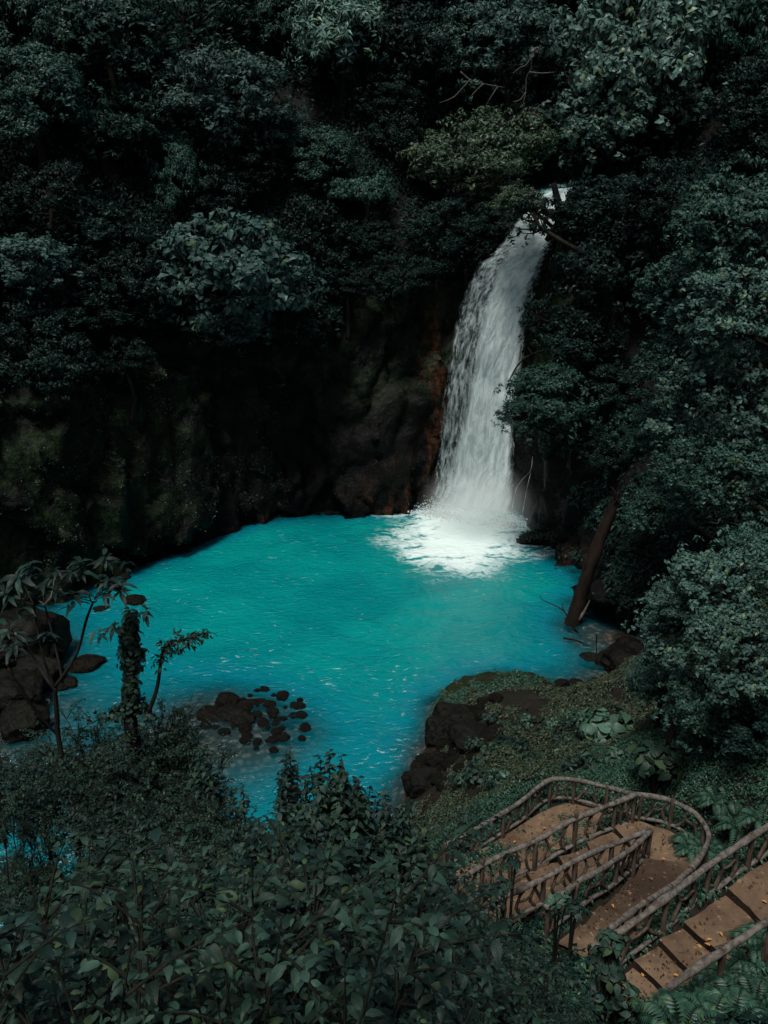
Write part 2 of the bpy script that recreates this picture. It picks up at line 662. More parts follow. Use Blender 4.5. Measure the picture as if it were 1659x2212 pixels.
# ------------------------------------------------------------------ layout of the stairway (read off the photograph)
# every fence: image points of the top rail + height of the rail, so its posts stand (rail height) below
FENCES = [
    ('far', [((262, 545), 9.20), ((380, 478), 9.20), ((490, 418), 9.20), ((600, 345), 9.20), ((690, 272), 9.20), ((750, 255), 9.22), ((830, 260), 9.25), ((1000, 300), 9.35), ((1088, 322), 9.6)], .80, [0, .14, .31, .46, .62, .72, .86, 1.0],
     'weathered log railing on the far side of the lowest terrace, curving above the pool bank'),
    ('landing', [((1088, 322), 10.35), ((1230, 345), 10.35), ((1340, 400), 10.35), ((1392, 462), 10.35), ((1404, 512), 10.35), ((1368, 590), 10.42), ((1310, 662), 10.55), ((1250, 712), 10.7), ((1100, 810), 11.1), ((980, 902), 11.4)], .85, [0.02, .12, .26, .40, .52, .66, .80, .97],
     'curved log railing wrapping round the outside of the turning platform'),
    ('mid', [((300, 698), 9.6), ((480, 600), 9.75), ((640, 530), 9.9), ((830, 428), 10.15), ((1000, 355), 10.3), ((1088, 325), 10.36)], .98, [.02, .155, .31, .44, .665, .89, .995],
     'straight log railing with post ends poking above it, beside the lowest terrace'),
    ('inner_b', [((500, 775), 10.0), ((570, 742), 10.05), ((700, 680), 10.15), ((900, 572), 10.3), ((1050, 512), 10.4), ((1148, 476), 10.45)], .85, [.03, .28, .50, .75, .985],
     'log railing on the upper side of the middle flight, meeting another in a sharp corner'),
    ('inner_a', [((700, 812), 11.45), ((770, 760), 11.35), ((860, 690), 11.15), ((980, 620), 10.9), ((1100, 530), 10.6), ((1155, 480), 10.45)], .85, [.02, .25, .62, .80, .985],
     'log railing with bent branch infill above the plants between the two lower flights'),
    ('upper', [((2260, 0), 14.0), ((1960, 228), 13.65), ((1760, 380), 13.35), ((1659, 455), 13.15), ((1560, 522), 13.0), ((1440, 602), 12.85), ((1300, 708), 12.7), ((1100, 862), 12.45), ((1000, 935), 12.3), ((900, 985), 12.15)], .92, [.01, .12, .23, .33, .43, .555, .68, .81, .975],
     'long log railing with Y-shaped branches along the far side of the upper stairs'),
    ('near', [((2360, 465), 14.0), ((2050, 645), 13.65), ((1800, 790), 13.3), ((1659, 872), 13.1), ((1540, 950), 12.95), ((1420, 1022), 12.8), ((1300, 1105), 12.65), ((1200, 1182), 12.5)], .85, [.01, .16, .30, .44, .60, .78, .975],
     'single pale log handrail along the near edge of the upper stairs'),
]
# treads: (left edge pts, right edge pts) along the walk, image crop coordinates with ground height
WALKS = {
    'upper': [  # from lower left to upper right; each station starts a tread of height z
        ((960, 1170), (1120, 1330), 11.58), ((1085, 1075), (1225, 1215), 11.75), ((1195, 985), (1345, 1135), 11.92), ((1300, 905), (1470, 1060), 12.09), ((1490, 760), (1660, 930), 12.26), ((1680, 610), (1860, 790), 12.43), ((1860, 460), (2040, 640), 12.6), ((2040, 310), (2220, 490), 12.77), ((2220, 160), (2400, 340), 12.94), ((2320, 80), (2500, 260), 13.0)],
    'flight_a': [
        ((770, 975), (960, 1060), 10.62), ((860, 885), (1040, 950), 10.45), ((940, 805), (1130, 880), 10.25), ((1005, 745), (1210, 800), 10.05), ((1075, 685), (1290, 730), 9.85), ((1145, 600), (1350, 620), 9.62)],
    'flight_b': [
        ((420, 800), (500, 900), 8.85), ((620, 690), (690, 800), 9.02), ((760, 620), (830, 740), 9.2), ((880, 560), (960, 690), 9.36), ((990, 490), (1110, 610), 9.52), ((1095, 440), (1150, 600), 9.62)],
}


# ------------------------------------------------------------------ terrain: near slope, bed, bank
ctrl = [
    (0, -6, 25.5), (-10, -6, 25), (10, -6, 26), (-22, -6, 25), (22, -6, 27), (0, 0, 22.7), (-6, 0, 22.3), (6, 0, 23), (14, 0, 24), (-14, 0, 21),
    (0, 3, 20.0), (-5, 3, 19.5), (5, 3, 20.5), (10, 4, 20), (0, 6, 16.9), (-5, 7, 14.5), (-11, 5, 16), (5, 7, 16), (9, 8, 16.2),
    (0, 10, 12.6), (-5, 12, 8.6), (-11, 11, 9.2), (-16, 8, 10), (2, 12.5, 10.2), (8.5, 12, 14.2), (7, 9.5, 14.6), (10, 14, 14.8),
    (-3, 17, 4.0), (-8, 17, 2.8), (-12, 16, 2.5), (0, 16, 7.0), (2, 19, 6.5), (0, 22, 2.5), (2.5, 23.5, 5.5), (-4, 21, .2), (-8, 20.5, 0), (-12, 19.5, -.2), (-18, 14, 1),
    (-1, 26, .4), (-5, 26, -.6), (-9, 25, -.7), (-14, 23, -.9), (-20, 18, -.9), (-28, 12, -.9), (-16, 30, -.8), (-22, 24, -.5), (-28, 22, 2), (-34, 20, 6),
    (1, 30, .4), (-3, 31, -1.0), (-8, 31, -.5), (-6.3, 37.8, -.10), (-8, 36, -.10), (-10, 39, -.16), (-5.5, 40, -.35), (-11, 35, -.2), (-9, 41, -.4), (-3.4, 37.4, -.45), (-5.2, 35.6, -.22), (-7, 34, -.35), (-12, 37, -.2), (-3.6, 39, -.6), (-3, 43, -1.6), (-8, 45, -1.6), (-14, 44, -1.0), (-17, 46, -.7), (-13, 38, -.6),
    (-20.5, 43, .3), (-22, 39, .6), (-26, 36, 2), (-23, 47, .1), (-19, 51, -.8), (-33, 40, 6), (-15, 54, -2), (-10, 58, -2.6), (0, 50, -3), (0, 60, -3), (5, 64, -3), (-16, 64, -3), (-30, 56, -3), (6, 50, -2.8), (9.5, 54, -2.2), (0, 40, -1.5), (2, 45, -2), (8, 45.5, -1.6),
    (1.0, 33, .1), (1.7, 34.6, .15), (2.5, 37.2, .15), (3.2, 39.3, .1), (5.8, 42.2, -.1), (9.1, 40.9, .15), (11.6, 41.1, .2), (13.6, 43.4, .2), (12.4, 44.2, -.3), (11.3, 45.8, -.35), (10.6, 48.6, -.4), (12.4, 52.2, -.3), (-.2, 31.5, -.5),
    (0, 34.6, -.9), (1, 38, -1.0), (4, 43.5, -1.2),
    (4.5, 38.5, 1.0), (6, 36, 1.5), (8, 39, 1.3), (4, 34, 1.6), (3, 30, 2.4), (5, 28, 4.4), (8, 33, 3.4), (11, 38, 2.6), (11, 32, 5.5), (9, 27, 6.8), (4, 25.0, 6.0), (7, 24.0, 7.6), (14, 38, 4.5), (16, 42, 2.5),
    (9, 19, 11.6), (11, 21, 13), (9.5, 23, 9.6), (13, 26, 12), (15, 32, 10), (18, 24, 17), (16, 14, 18), (22, 18, 23), (7.8, 17.5, 10.3), (22, 32, 18), (30, 20, 28), (30, 34, 25),
    (14.2, 47, .2), (15.5, 50, -1), (18, 47, -1), (22, 46, 0), (20, 58, -3), (30, 50, 0), (30, 72, 0), (0, 74, -3), (-34, 72, -3), (16, 66, -3), (-34, 10, 8), (-34, 30, 5),
]
walk_samples = []
for nm, st in WALKS.items():
    for i in range(len(st) - 1):
        l0, r0, z0 = st[i]
        l1, r1, z1 = st[i + 1]
        a0, b0, a1, b1 = cz(*l0, z0), cz(*r0, z0), cz(*l1, z0), cz(*r1, z0)
        for u in np.linspace(0, 1, 5):
            for v in np.linspace(0, 1, 5):
                p = (a0 * (1 - u) + a1 * u) * (1 - v) + (b0 * (1 - u) + b1 * u) * v
                walk_samples.append((p[0], p[1], z0))
LAND = [(1145, 600), (1230, 640), (1350, 620), (1372, 575), (1300, 525), (1235, 482), (1170, 462), (1095, 440), (1110, 520)]
LANDZ = 9.60
TERR = [(300, 585), (420, 545), (500, 500), (600, 450), (670, 405), (740, 372), (830, 358), (930, 372), (1020, 395), (1075, 425), (1000, 500), (835, 600), (620, 700), (480, 770), (330, 790)]
TERRZ = 8.42
for poly, z in ((LAND, LANDZ), (TERR, TERRZ)):
    q = np.array([cz(*p, z) for p in poly])
    c = q.mean(0)
    for p in q:
        for u in (.0, .35, .7, 1.0, 1.06):
            w = c + (p - c) * u
            walk_samples.append((w[0], w[1], z))
walk_samples = np.array(walk_samples)
for p in walk_samples[::9]:
    ctrl.append((p[0], p[1], p[2] - .1))
ctrl = np.array(ctrl, float)


def _rbf_fit(c):
    n = len(c)
    d = np.linalg.norm(c[:, None, :2] - c[None, :, :2], axis=2)
    A = np.zeros((n + 3, n + 3))
    A[:n, :n] = d + np.eye(n) * -.02
    A[:n, n] = A[n, :n] = 1
    A[:n, n + 1] = A[n + 1, :n] = c[:, 0]
    A[:n, n + 2] = A[n + 2, :n] = c[:, 1]
    b = np.zeros(n + 3)
    b[:n] = c[:, 2]
    return np.linalg.lstsq(A, b, rcond=None)[0]


_W = _rbf_fit(ctrl)


def ground_z(x, y, detail=True):
    x = np.atleast_1d(np.asarray(x, float))
    y = np.atleast_1d(np.asarray(y, float))
    out = np.empty(len(x))
    for i in range(0, len(x), 20000):
        s = slice(i, i + 20000)
        d = np.hypot(x[s, None] - ctrl[None, :, 0], y[s, None] - ctrl[None, :, 1])
        out[s] = d @ _W[:-3] + _W[-3] + _W[-2] * x[s] + _W[-1] * y[s]
    if detail:
        P = np.stack([x, y, np.zeros_like(x)], 1)
        bank = smooth(24, 27, y) * smooth(44, 42, y) * smooth(0, 2.5, x)
        out += (.22 + .45 * bank) * fbm(P, 2.2, 5, 3) * np.clip(np.abs(out) * .5 + .3, 0, 1)
    # cut the stairway into the slope
    best = np.full(len(x), 99.0)
    zz = np.zeros(len(x))
    m = (x > -2) & (x < 14) & (y > 7) & (y < 27)
    if m.any():
        xi, yi = x[m], y[m]
        bb, zb = [], []
        for i in range(0, len(xi), 5000):
            d = np.hypot(xi[i:i + 5000, None] - walk_samples[None, :, 0], yi[i:i + 5000, None] - walk_samples[None, :, 1])
            d2 = d + 0.0
            j = d2.argmin(1)
            # lowest walk within reach wins
            near = d < .45
            lowz = np.where(near, walk_samples[None, :, 2], 99).min(1)
            bb.append(d[np.arange(len(j)), j])
            zb.append(np.minimum(walk_samples[j, 2], lowz))
        best[m] = np.concatenate(bb)
        zz[m] = np.concatenate(zb)
    cut = best < .55
    wgt = smooth(.40, 1.35, best)
    out = np.where(best < 1.35, (zz - .09) * (1 - wgt) + out * wgt, out)
    return out


gx = np.concatenate([np.arange(-36, 0, .36), np.arange(0, 14, .16), np.arange(14, 32.01, .36)])
gy = np.concatenate([np.arange(-7, 8, .34), np.arange(8, 27, .16), np.arange(27, 74.01, .34)])
GX, GY = np.meshgrid(gx, gy)
GZ = ground_z(GX.ravel(), GY.ravel())


def grid_faces(nr, nc):
    a = np.arange(nr - 1)[:, None] * nc + np.arange(nc - 1)[None]
    return np.stack([a, a + 1, a + nc + 1, a + nc], -1).reshape(-1, 4)


GV = np.stack([GX.ravel(), GY.ravel(), GZ], 1)
GF = grid_faces(len(gy), len(gx))
tag(link('ground', make_mesh('ground', GV, GF, M['soil'], True)), 'dark wooded slope and stream bed below the viewpoint', kind='structure')

# ------------------------------------------------------------------ gorge wall
shore = np.array([(-40, 12), (-37, 22), (-33, 31), (-29, 39), (-25, 46), (-21, 51.5), (-18.2, 55.4), (-17.2, 57.8), (-15.3, 60.3), (-13.7, 62.6), (-11.3, 65.6), (-8.6, 67.5), (-4.9, 68.4), (0, 68.9), (3.2, 70.0), (7, 71.4), (10.5, 70.2), (12.0, 66.5), (11.6, 62.5), (12.4, 58.8), (13.5, 56.1), (13.6, 52.6), (14.0, 49), (15.5, 46), (18, 42.5), (21, 37), (24, 30), (28, 22), (32, 12), (36, 2)], float)
SP = spline(np.c_[shore, np.zeros(len(shore))], 2000)[:, :2]
sl = np.r_[0, np.cumsum(np.linalg.norm(np.diff(SP, axis=0), axis=1))]
NS = int(sl[-1] / .32)
ss_ = np.linspace(0, sl[-1], NS)
SX = np.stack([np.interp(ss_, sl, SP[:, 0]), np.interp(ss_, sl, SP[:, 1])], 1)
tn = np.gradient(SX, axis=0)
kk = np.hanning(41)
kk /= kk.sum()
tn = np.stack([np.convolve(np.pad(tn[:, i], 20, 'edge'), kk, 'valid') for i in (0, 1)], 1)
tn = tn / np.linalg.norm(tn, axis=1)[:, None]
NO = np.stack([-tn[:, 1], tn[:, 0]], 1)  # outward (pool lies to the right of the walk)
i_fall = int(np.argmin(np.linalg.norm(SX - np.array([10.5, 70.2]), axis=1)))
s_fall = ss_[i_fall]
i_log = int(np.argmin(np.linalg.norm(SX - np.array([13.6, 52.6]), axis=1)))
# height of the bare wall along the walk
Hc = np.interp(ss_, [0, ss_[i_fall] * .35, s_fall - 30, s_fall - 14, s_fall - 5, s_fall, s_fall + 5, s_fall + 10, ss_[i_log], ss_[-1]],
               [5, 10, 14.5, 16.5, 21, 24.0, 21, 15, 2.0, 1.0])
slope = np.interp(ss_, [0, s_fall - 20, s_fall, s_fall + 14, ss_[-1]], [1.5, 1.35, 1.25, 1.55, 1.3])
zs = np.r_[np.linspace(-3.2, 26, 92), np.linspace(26.6, 64, 46)]
ZZ, SS = np.meshgrid(zs, np.arange(NS))
h = Hc[SS]
off = np.where(ZZ < h, .10 * np.maximum(ZZ, 0), .10 * h + (ZZ - h) / slope[SS])
notch = np.exp(-((ss_[SS] - s_fall - 1.0) / 4.2) ** 2) * smooth(23.2, 25.5, ZZ)
off = off + notch * 13
base = np.stack([SX[SS, 0] + NO[SS, 0] * off, SX[SS, 1] + NO[SS, 1] * off, ZZ], -1).reshape(-1, 3)
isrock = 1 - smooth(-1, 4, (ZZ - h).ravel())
wrp = np.stack([fbm(base, 4, 3, 5), fbm(base, 4, 3, 6), fbm(base, 4, 3, 8)], 1)
tall = base * np.array([1, 1, .42])
d1, d2 = worley(tall + 2.2 * wrp, 4.4, 4)
rib_ = 1 - np.abs(fbm(tall + .8 * wrp, 2.6, 4, 21)) * 2.4
disp = isrock * (1.9 * cellrand(tall + .9 * wrp, 3.2, 4) + .75 * cellrand(base * np.array([1, 1, .6]) + .5 * wrp, 1.35, 14) + .9 * fbm(tall, 6, 3, 2) - .35 * rib_ + .16 * fbm(base, .9, 4, 23)) \
    + (1 - isrock) * (1.5 * fbm(base, 9, 3, 12) + .4 * fbm(base, 1.6, 3, 15))
disp = disp.reshape(ZZ.shape) * (1 - .7 * np.exp(-((ss_[SS] - s_fall) / 4.5) ** 2))
CV = np.stack([base[:, 0] + NO[SS.ravel(), 0] * disp.ravel(), base[:, 1] + NO[SS.ravel(), 1] * disp.ravel(), base[:, 2]], 1)
CF = grid_faces(NS, len(zs))
ochre = np.clip(np.exp(-((ss_[SS] - s_fall + 7.0) / 1.0) ** 2) * smooth(23, 19, ZZ) + .6 * np.exp(-((ss_[SS] - s_fall + 10) / 3.0) ** 2) * smooth(5.5, 1, ZZ) + .35 * np.exp(-((ss_[SS] - ss_[i_log] + 4) / 4) ** 2) * smooth(2.5, .3, ZZ) + .12 * smooth(1.1, .2, ZZ), 0, 1).ravel()
tag(link('cliff', make_mesh('cliff', CV, CF, M['cliff'], True, attrs={'ochre': ochre, 'slope_shade': (1 - isrock)})), 'dark mossy gorge wall round the pool', kind='structure')

bvh_c = BVHTree.FromPolygons([tuple(v) for v in CV], [tuple(int(i) for i in f) for f in CF])
bvh_g = BVHTree.FromPolygons([tuple(v) for v in GV], [tuple(int(i) for i in f) for f in GF])


def hit(o, d, far=300):
    o, d = Vector(o), Vector(d).normalized()
    best = None
    for b in (bvh_c, bvh_g):
        p, n, i, t = b.ray_cast(o, d, far)
        if p is not None and (best is None or t < best[1]):
            best = (p, t, n)
    return best


def floor_z(x, y, top=70):
    h_ = hit((x, y, top), (0, 0, -1))
    return h_[0].z if h_ else 0.0


# ------------------------------------------------------------------ water
FB = np.array([7.4, 65.4])  # foot of the waterfall


def water_mat():
    m, nt, out = mat('milky_water')
    k = NT(nt)
    o = k.obj()
    dep = k.n('Attribute', attribute_name='depth').outputs['Fac']
    foamd = k.n('Attribute', attribute_name='foam').outputs['Fac']
    rap = k.n('Attribute', attribute_name='rapid').outputs['Fac']
    warp = k.noise(o, .5, 3, .5)
    wv = k.n('VectorMath', operation='MULTIPLY_ADD')
    k.l(warp.outputs['Color'], wv.inputs[0])
    wv.inputs[1].default_value = (1.6, 1.6, 0)
    k.l(o, wv.inputs[2])
    ow = wv.outputs[0]
    big = k.noise(ow, .16, 4, .5)
    base = k.mix(k.ss(big.outputs[0], .35, .65), (.0005, .150, .158), (.001, .190, .182))
    base = k.mix(k.ss(dep, 1.9, .7), base, (.001, .13, .165))
    # foam: white, dense near the fall, breaking into strands outwards
    f1 = k.noise(k.mapping(ow, (.8, 1.25, 1)), .62, 8, .68)
    f2 = k.noise(ow, 2.6, 5, .6)
    fn = k.math('ADD', k.math('MULTIPLY', f1.outputs[0], .7), k.math('MULTIPLY', f2.outputs[0], .3))
    # foam attr 0..1 pulls the threshold down
    ridg = k.math('SUBTRACT', 1.0, k.math('MULTIPLY', k.math('ABSOLUTE', k.math('SUBTRACT', f1.outputs[0], .5)), 5.0))
    fx = k.math('ADD', k.math('MULTIPLY', foamd, .66), k.math('ADD', k.math('MULTIPLY', ridg, .34), fn))
    foam = k.ss(fx, .98, 1.38)
    # small wave crests with flecks, running across
    cr = k.noise(k.mapping(ow, (.9, 2.4, 1), (0, 0, R(-14))), 1.7, 5, .62)
    cl = k.noise(o, .22, 2, .5)
    rr = k.math('ADD', k.math('MULTIPLY', rap, .16), k.math('MULTIPLY', k.math('SUBTRACT', cl.outputs[0], .5), .22))
    crest = k.math('MULTIPLY', k.math('MULTIPLY', k.ss(k.math('ADD', cr.outputs[0], rr), .625, .81), .48), k.ss(dep, .1, .7))
    ft = k.math('MAXIMUM', foam, crest)
    c = k.mix(ft, base, (.60, .72, .70))
    b = k.n('BsdfPrincipled')
    k.l(c, b.inputs['Base Color'])
    k.l(k.math('MULTIPLY_ADD', ft, .5, .12), b.inputs['Roughness'])
    b.inputs['IOR'].default_value = 1.33
    w1 = k.noise(k.mapping(ow, (1, 1.8, 1), (0, 0, R(-14))), 1.6, 5, .6)
    w2 = k.noise(ow, .5, 2)
    hgt = k.math('ADD', k.math('MULTIPLY', w1.outputs[0], .6), w2.outputs[0])
    k.l(k.bump(hgt, .9, .28), b.inputs['Normal'])
    tr = k.n('BsdfTransparent')
    tr.inputs[0].default_value = (.72, .84, .84, 1)
    gl = k.n('BsdfGlossy')
    gl.inputs['Roughness'].default_value = .15
    gl.inputs[0].default_value = (.9, .95, 1, 1)
    k.l(k.bump(hgt, .9, .28), gl.inputs['Normal'])
    fr = k.n('Fresnel')
    fr.inputs[0].default_value = 1.33
    thin = k.n('MixShader')
    k.l(fr.outputs[0], thin.inputs[0])
    k.l(tr.outputs[0], thin.inputs[1])
    k.l(gl.outputs[0], thin.inputs[2])
    op = k.math('MAXIMUM', k.math('MULTIPLY_ADD', k.ss(dep, .05, 1.0), .92, .08), ft, clamp=True)
    mx = k.n('MixShader')
    k.l(op, mx.inputs[0])
    k.l(thin.outputs[0], mx.inputs[1])
    k.l(b.outputs[0], mx.inputs[2])
    k.l(mx.outputs[0], out.inputs[0])
    return m


M['water'] = water_mat()
wx = np.arange(-42, 20.01, .4)
wy = np.arange(8, 73.01, .4)
WX, WY = np.meshgrid(wx, wy)
WP = np.stack([WX.ravel(), WY.ravel(), np.zeros(WX.size)], 1)
wd = -ground_z(WP[:, 0], WP[:, 1])
# distance to the wall makes the edge shallow too
dw = np.full(len(WP), 99.0)
for i in range(0, len(WP), 4000):
    dw[i:i + 4000] = np.linalg.norm(WP[i:i + 4000, None, :2] - SX[None, ::4], axis=2).min(1)
wd = np.minimum(wd, .10 + dw * .62)
dl = WP[:, :2] - FB
a_ = R(-30)
ex = dl[:, 0] * math.cos(a_) - dl[:, 1] * math.sin(a_)
# foam spreads from the foot towards the viewer and left
dfx = np.hypot((WP[:, 0] - 5.9) / 8.1, (WP[:, 1] - 63.0) / 8.8) + .30 * fbm(WP, 3.0, 5, 90)
foam_a = np.clip(1.25 - dfx, 0, 1.1) ** 1.1 + .28 * np.exp(-((WP[:, 0] + 1) / 4.5) ** 2 - ((WP[:, 1] - 68.2) / .9) ** 2)
foam_a = foam_a + .32 * np.exp(-((WP[:, 0] + 4.6) / .42) ** 2 - ((WP[:, 1] - 48.2) / .8) ** 2)
rapid = np.clip(smooth(50, 36, WP[:, 1]) * .32 + smooth(30, 25, WP[:, 1]) * .8 * smooth(-6, -9, WP[:, 0]), 0, 1.3)
WP[:, 2] += .05 * fbm(WP, 2.5, 3, 31)
tag(link('water', make_mesh('water', WP, grid_faces(len(wy), len(wx)), M['water'], True, attrs={'depth': wd, 'foam': foam_a, 'rapid': rapid})), 'milky turquoise pool and its outflow', kind='structure')
# stream above the lip
ST = spline([(11.2, 71.2, 24.15), (12.6, 73.5, 24.35), (13.6, 77, 24.7), (14.5, 82, 25.4), (15, 88, 26.2)], 24)
sv = np.concatenate([ST + np.array([-1.1, .4, 0]), ST + np.array([1.3, -.4, 0])])
tag(link('stream', make_mesh('stream', sv, grid_faces(2, 24), M['water'], True, attrs={'depth': np.full(48, 2.), 'foam': np.full(48, .5), 'rapid': np.full(48, 1.)})), 'stream above the waterfall', kind='structure')


# ------------------------------------------------------------------ waterfall
def fall_mat(name, dens, lo, hi, vs, us, tint=(.80, .92, .90)):
    m, nt, out = mat(name)
    k = NT(nt)
    uv = k.n('TexCoord').outputs['UV']
    warp = k.noise(uv, .55, 2, .5)
    wv = k.n('VectorMath', operation='MULTIPLY_ADD')
    k.l(warp.outputs['Color'], wv.inputs[0])
    wv.inputs[1].default_value = (.30, .9, 0)
    k.l(uv, wv.inputs[2])
    n1 = k.noise(k.mapping(wv.outputs[0], (us, vs, 1)), 1.0, 8, .68)
    n2 = k.noise(k.mapping(wv.outputs[0], (us * .3, vs * .35, 1)), 1.0, 3, .5)
    n4 = k.noise(k.mapping(wv.outputs[0], (1.7 * us / 1.9, .7 * vs / .34 * .6 if vs > 1 else .7, 1)), 1.0, 9, .72, .25)
    a = k.n('Attribute', attribute_name='flow_mass').outputs['Fac']
    x = k.math('ADD', k.math('MULTIPLY', k.math('ADD', n1.outputs[0], n4.outputs[0]), .62), k.math('MULTIPLY', n2.outputs[0], .22))
    x = k.math('ADD', x, k.math('MULTIPLY', k.math('SUBTRACT', a, .5), dens))
    al = k.ss(x, lo, hi)
    al = k.math('MULTIPLY', al, k.ss(a, .0, .22))
    c = k.mix(k.ss(n4.outputs[0], .36, .62), (.42, .54, .55), tint)
    df = k.n('BsdfDiffuse')
    k.l(c, df.inputs[0])
    tl = k.n('BsdfTranslucent')
    k.l(c, tl.inputs[0])
    m1 = k.n('MixShader')
    m1.inputs[0].default_value = .38
    k.l(df.outputs[0], m1.inputs[1])
    k.l(tl.outputs[0], m1.inputs[2])
    k.l(k.bump(n4.outputs[0], .8, .35), df.inputs['Normal'])
    tr = k.n('BsdfTransparent')
    mx = k.n('MixShader')
    k.l(al, mx.inputs[0])
    k.l(tr.outputs[0], mx.inputs[1])
    k.l(m1.outputs[0], mx.inputs[2])
    k.l(mx.outputs[0], out.inputs[0])
    return m


M['fall_core'] = fall_mat('fall_core', 1.5, .58, 1.12, .34, 1.9)
M['fall_veil'] = fall_mat('fall_veil', 1.0, .70, 1.04, 1.2, 3.8, (.72, .85, .85))
M['fall_strand'] = fall_mat('fall_strand', 1.0, .66, 1.05, .5, 3.0)

FL = [(1190, 410), (1148, 432), (1122, 462), (1100, 490), (1078, 520), (1056, 545), (1028, 566), (1004, 610), (982, 670), (966, 740), (954, 820), (948, 900), (942, 980), (932, 1050), (914, 1112)]
FR = [(1242, 404), (1225, 440), (1214, 475), (1206, 505), (1198, 535), (1188, 565), (1180, 595), (1168, 640), (1155, 690), (1146, 760), (1138, 830), (1128, 900), (1120, 980), (1116, 1050), (1118, 1128)]


def yl_(t):  # world Y of left / right edge down the fall
    return 71.0 - .6 * t - 2.2 * t ** 2 * .6


def yr_(t):
    return 71.0 - 2.6 * t - 3.0 * t ** 2


_tl = np.linspace(0, 1, len(FL))
FROWS, FCOLS = 90, 36
_t = np.linspace(0, 1, FROWS)
_fl = np.stack([np.interp(_t, _tl, [p[i] for p in FL]) for i in (0, 1)], 1)
_fr = np.stack([np.interp(_t, _tl, [p[i] for p in FR]) for i in (0, 1)], 1)
_w = np.interp(_t, [0, .15, .5, 1], [.06, .05, .10, .14])[:, None]
_fl, _fr = _fl + (_fl - _fr) * _w, _fr + (_fr - _fl) * _w * .8
# distance of the rock behind every point of the fall, smoothed: the water runs down the wall
FY = np.zeros((FROWS, FCOLS))
for i in range(FROWS):
    for j, u in enumerate(np.linspace(0, 1, FCOLS)):
        q = _fl[i] * (1 - u) + _fr[i] * u
        h_ = bvh_c.ray_cast(Vector((0, 0, CAMZ)), Vector(ray(*q)).normalized(), 200)
        FY[i, j] = min(h_[0].y if h_[0] else 71.5, 71.8)
for it in range(4):
    P_ = np.pad(FY, ((6, 6), (4, 4)), 'edge')
    B_ = sum(P_[6 + a:6 + a + FROWS, 4 + b:4 + b + FCOLS] for a in range(-6, 7, 2) for b in range(-4, 5, 2)) / 35
    FY = np.minimum(FY, B_) * .6 + B_ * .4


def fall_sheet(name, mat_, dens_fn, push=0.0, amp=.25, seed=0):
    rows, cols, t = FROWS, FCOLS, _t
    V, D, UV = [], [], []
    for i in range(rows):
        L = at_y(_fl[i, 0], _fl[i, 1], FY[i, 0])
        Q = at_y(_fr[i, 0], _fr[i, 1], FY[i, -1])
        for j, u in enumerate(np.linspace(0, 1, cols)):
            q = _fl[i] * (1 - u) + _fr[i] * u
            p = at_y(q[0], q[1], FY[i, j] - .55 - push - .8 * math.sin(u * math.pi) * (.3 + .5 * t[i]))
            V.append(p)
            D.append(dens_fn(u, t[i]))
            UV.append((u * np.linalg.norm(Q - L), 24 * t[i]))
    V = np.array(V)
    nz = amp * fbm(V * np.array([1, 1, .5]), 1.3, 5, seed)
    V[:, 1] -= nz
    V[:, 0] -= nz * .4
    V[:, 2] = np.maximum(V[:, 2], -.4)
    return make_mesh(name, V, grid_faces(rows, cols), mat_, True, np.array(UV), {'flow_mass': np.clip(np.array(D), 0, 1)})


def core_c(t):
    return float(np.interp(t, [0, .2, .35, .5, .7, 1], [.5, .55, .57, .59, .62, .56]))


def d_core(u, t):
    w = float(np.interp(t, [0, .12, .35, .5, .75, 1], [.54, .44, .25, .22, .26, .38]))
    e = abs(u - core_c(t)) / w
    return max(0, 1.12 - .72 * e ** 1.5) * min(1, 5 * min(u, 1 - u) + .08)


def d_veil(u, t):
    e = min(1, 6 * u) * min(1, 6 * (1 - u))
    left = float(np.interp(t, [0, .25, .6, 1], [.85, .70, .60, .66]))
    return e * (left if u < core_c(t) else left - .05)


def d_back(u, t):
    e = min(1, 5 * u) * min(1, 5 * (1 - u))
    return e * float(np.interp(t, [0, .3, .7, 1], [.7, .45, .40, .55]))


fall = empty('waterfall', (7.4, 66, 0), 'tall white waterfall dropping in a slanting veil into the turquoise pool', 'waterfall')
fall_parts = [
    ('main_stream', fall_sheet('main_stream', M['fall_core'], d_core, .55, seed=1)),
    ('side_veil', fall_sheet('side_veil', M['fall_veil'], d_veil, .2, amp=.35, seed=2)),
    ('back_veil', fall_sheet('back_veil', M['fall_veil'], d_back, -.25, amp=.3, seed=3)),
]
for nm, me in fall_parts:
    o = link(nm, me, fall)
    o.matrix_parent_inverse = Matrix.Translation((-7.4, -66, 0))
# thin strands on the right-hand rock
for pts in ([(1150, 985), (1146, 1015), (1128, 1035), (1115, 1055), (1108, 1085), (1104, 1110)], [(1146, 1020), (1138, 1055), (1132, 1085), (1127, 1115), (1122, 1150)]):
    cl = spline([at_y(x, y, 64.2 + .1 * i * 0) for i, (x, y) in enumerate(pts)], 26)
    V = np.concatenate([cl + np.array([dx, 0, 0]) for dx in (-.07, 0, .07)])
    V = V.reshape(3, 26, 3)
    V[1, :, 1] -= .1
    uv = np.stack(np.meshgrid(np.linspace(0, 7, 26), [0, .2, .4]), -1)[..., ::-1].reshape(-1, 2)
    dn = np.repeat([.15, .8, .15], 26)
    o = link('strand', make_mesh('strand', V.reshape(-1, 3), grid_faces(3, 26), M['fall_strand'], True, uv, {'flow_mass': dn}), fall)
    o.matrix_parent_inverse = Matrix.Translation((-7.4, -66, 0))


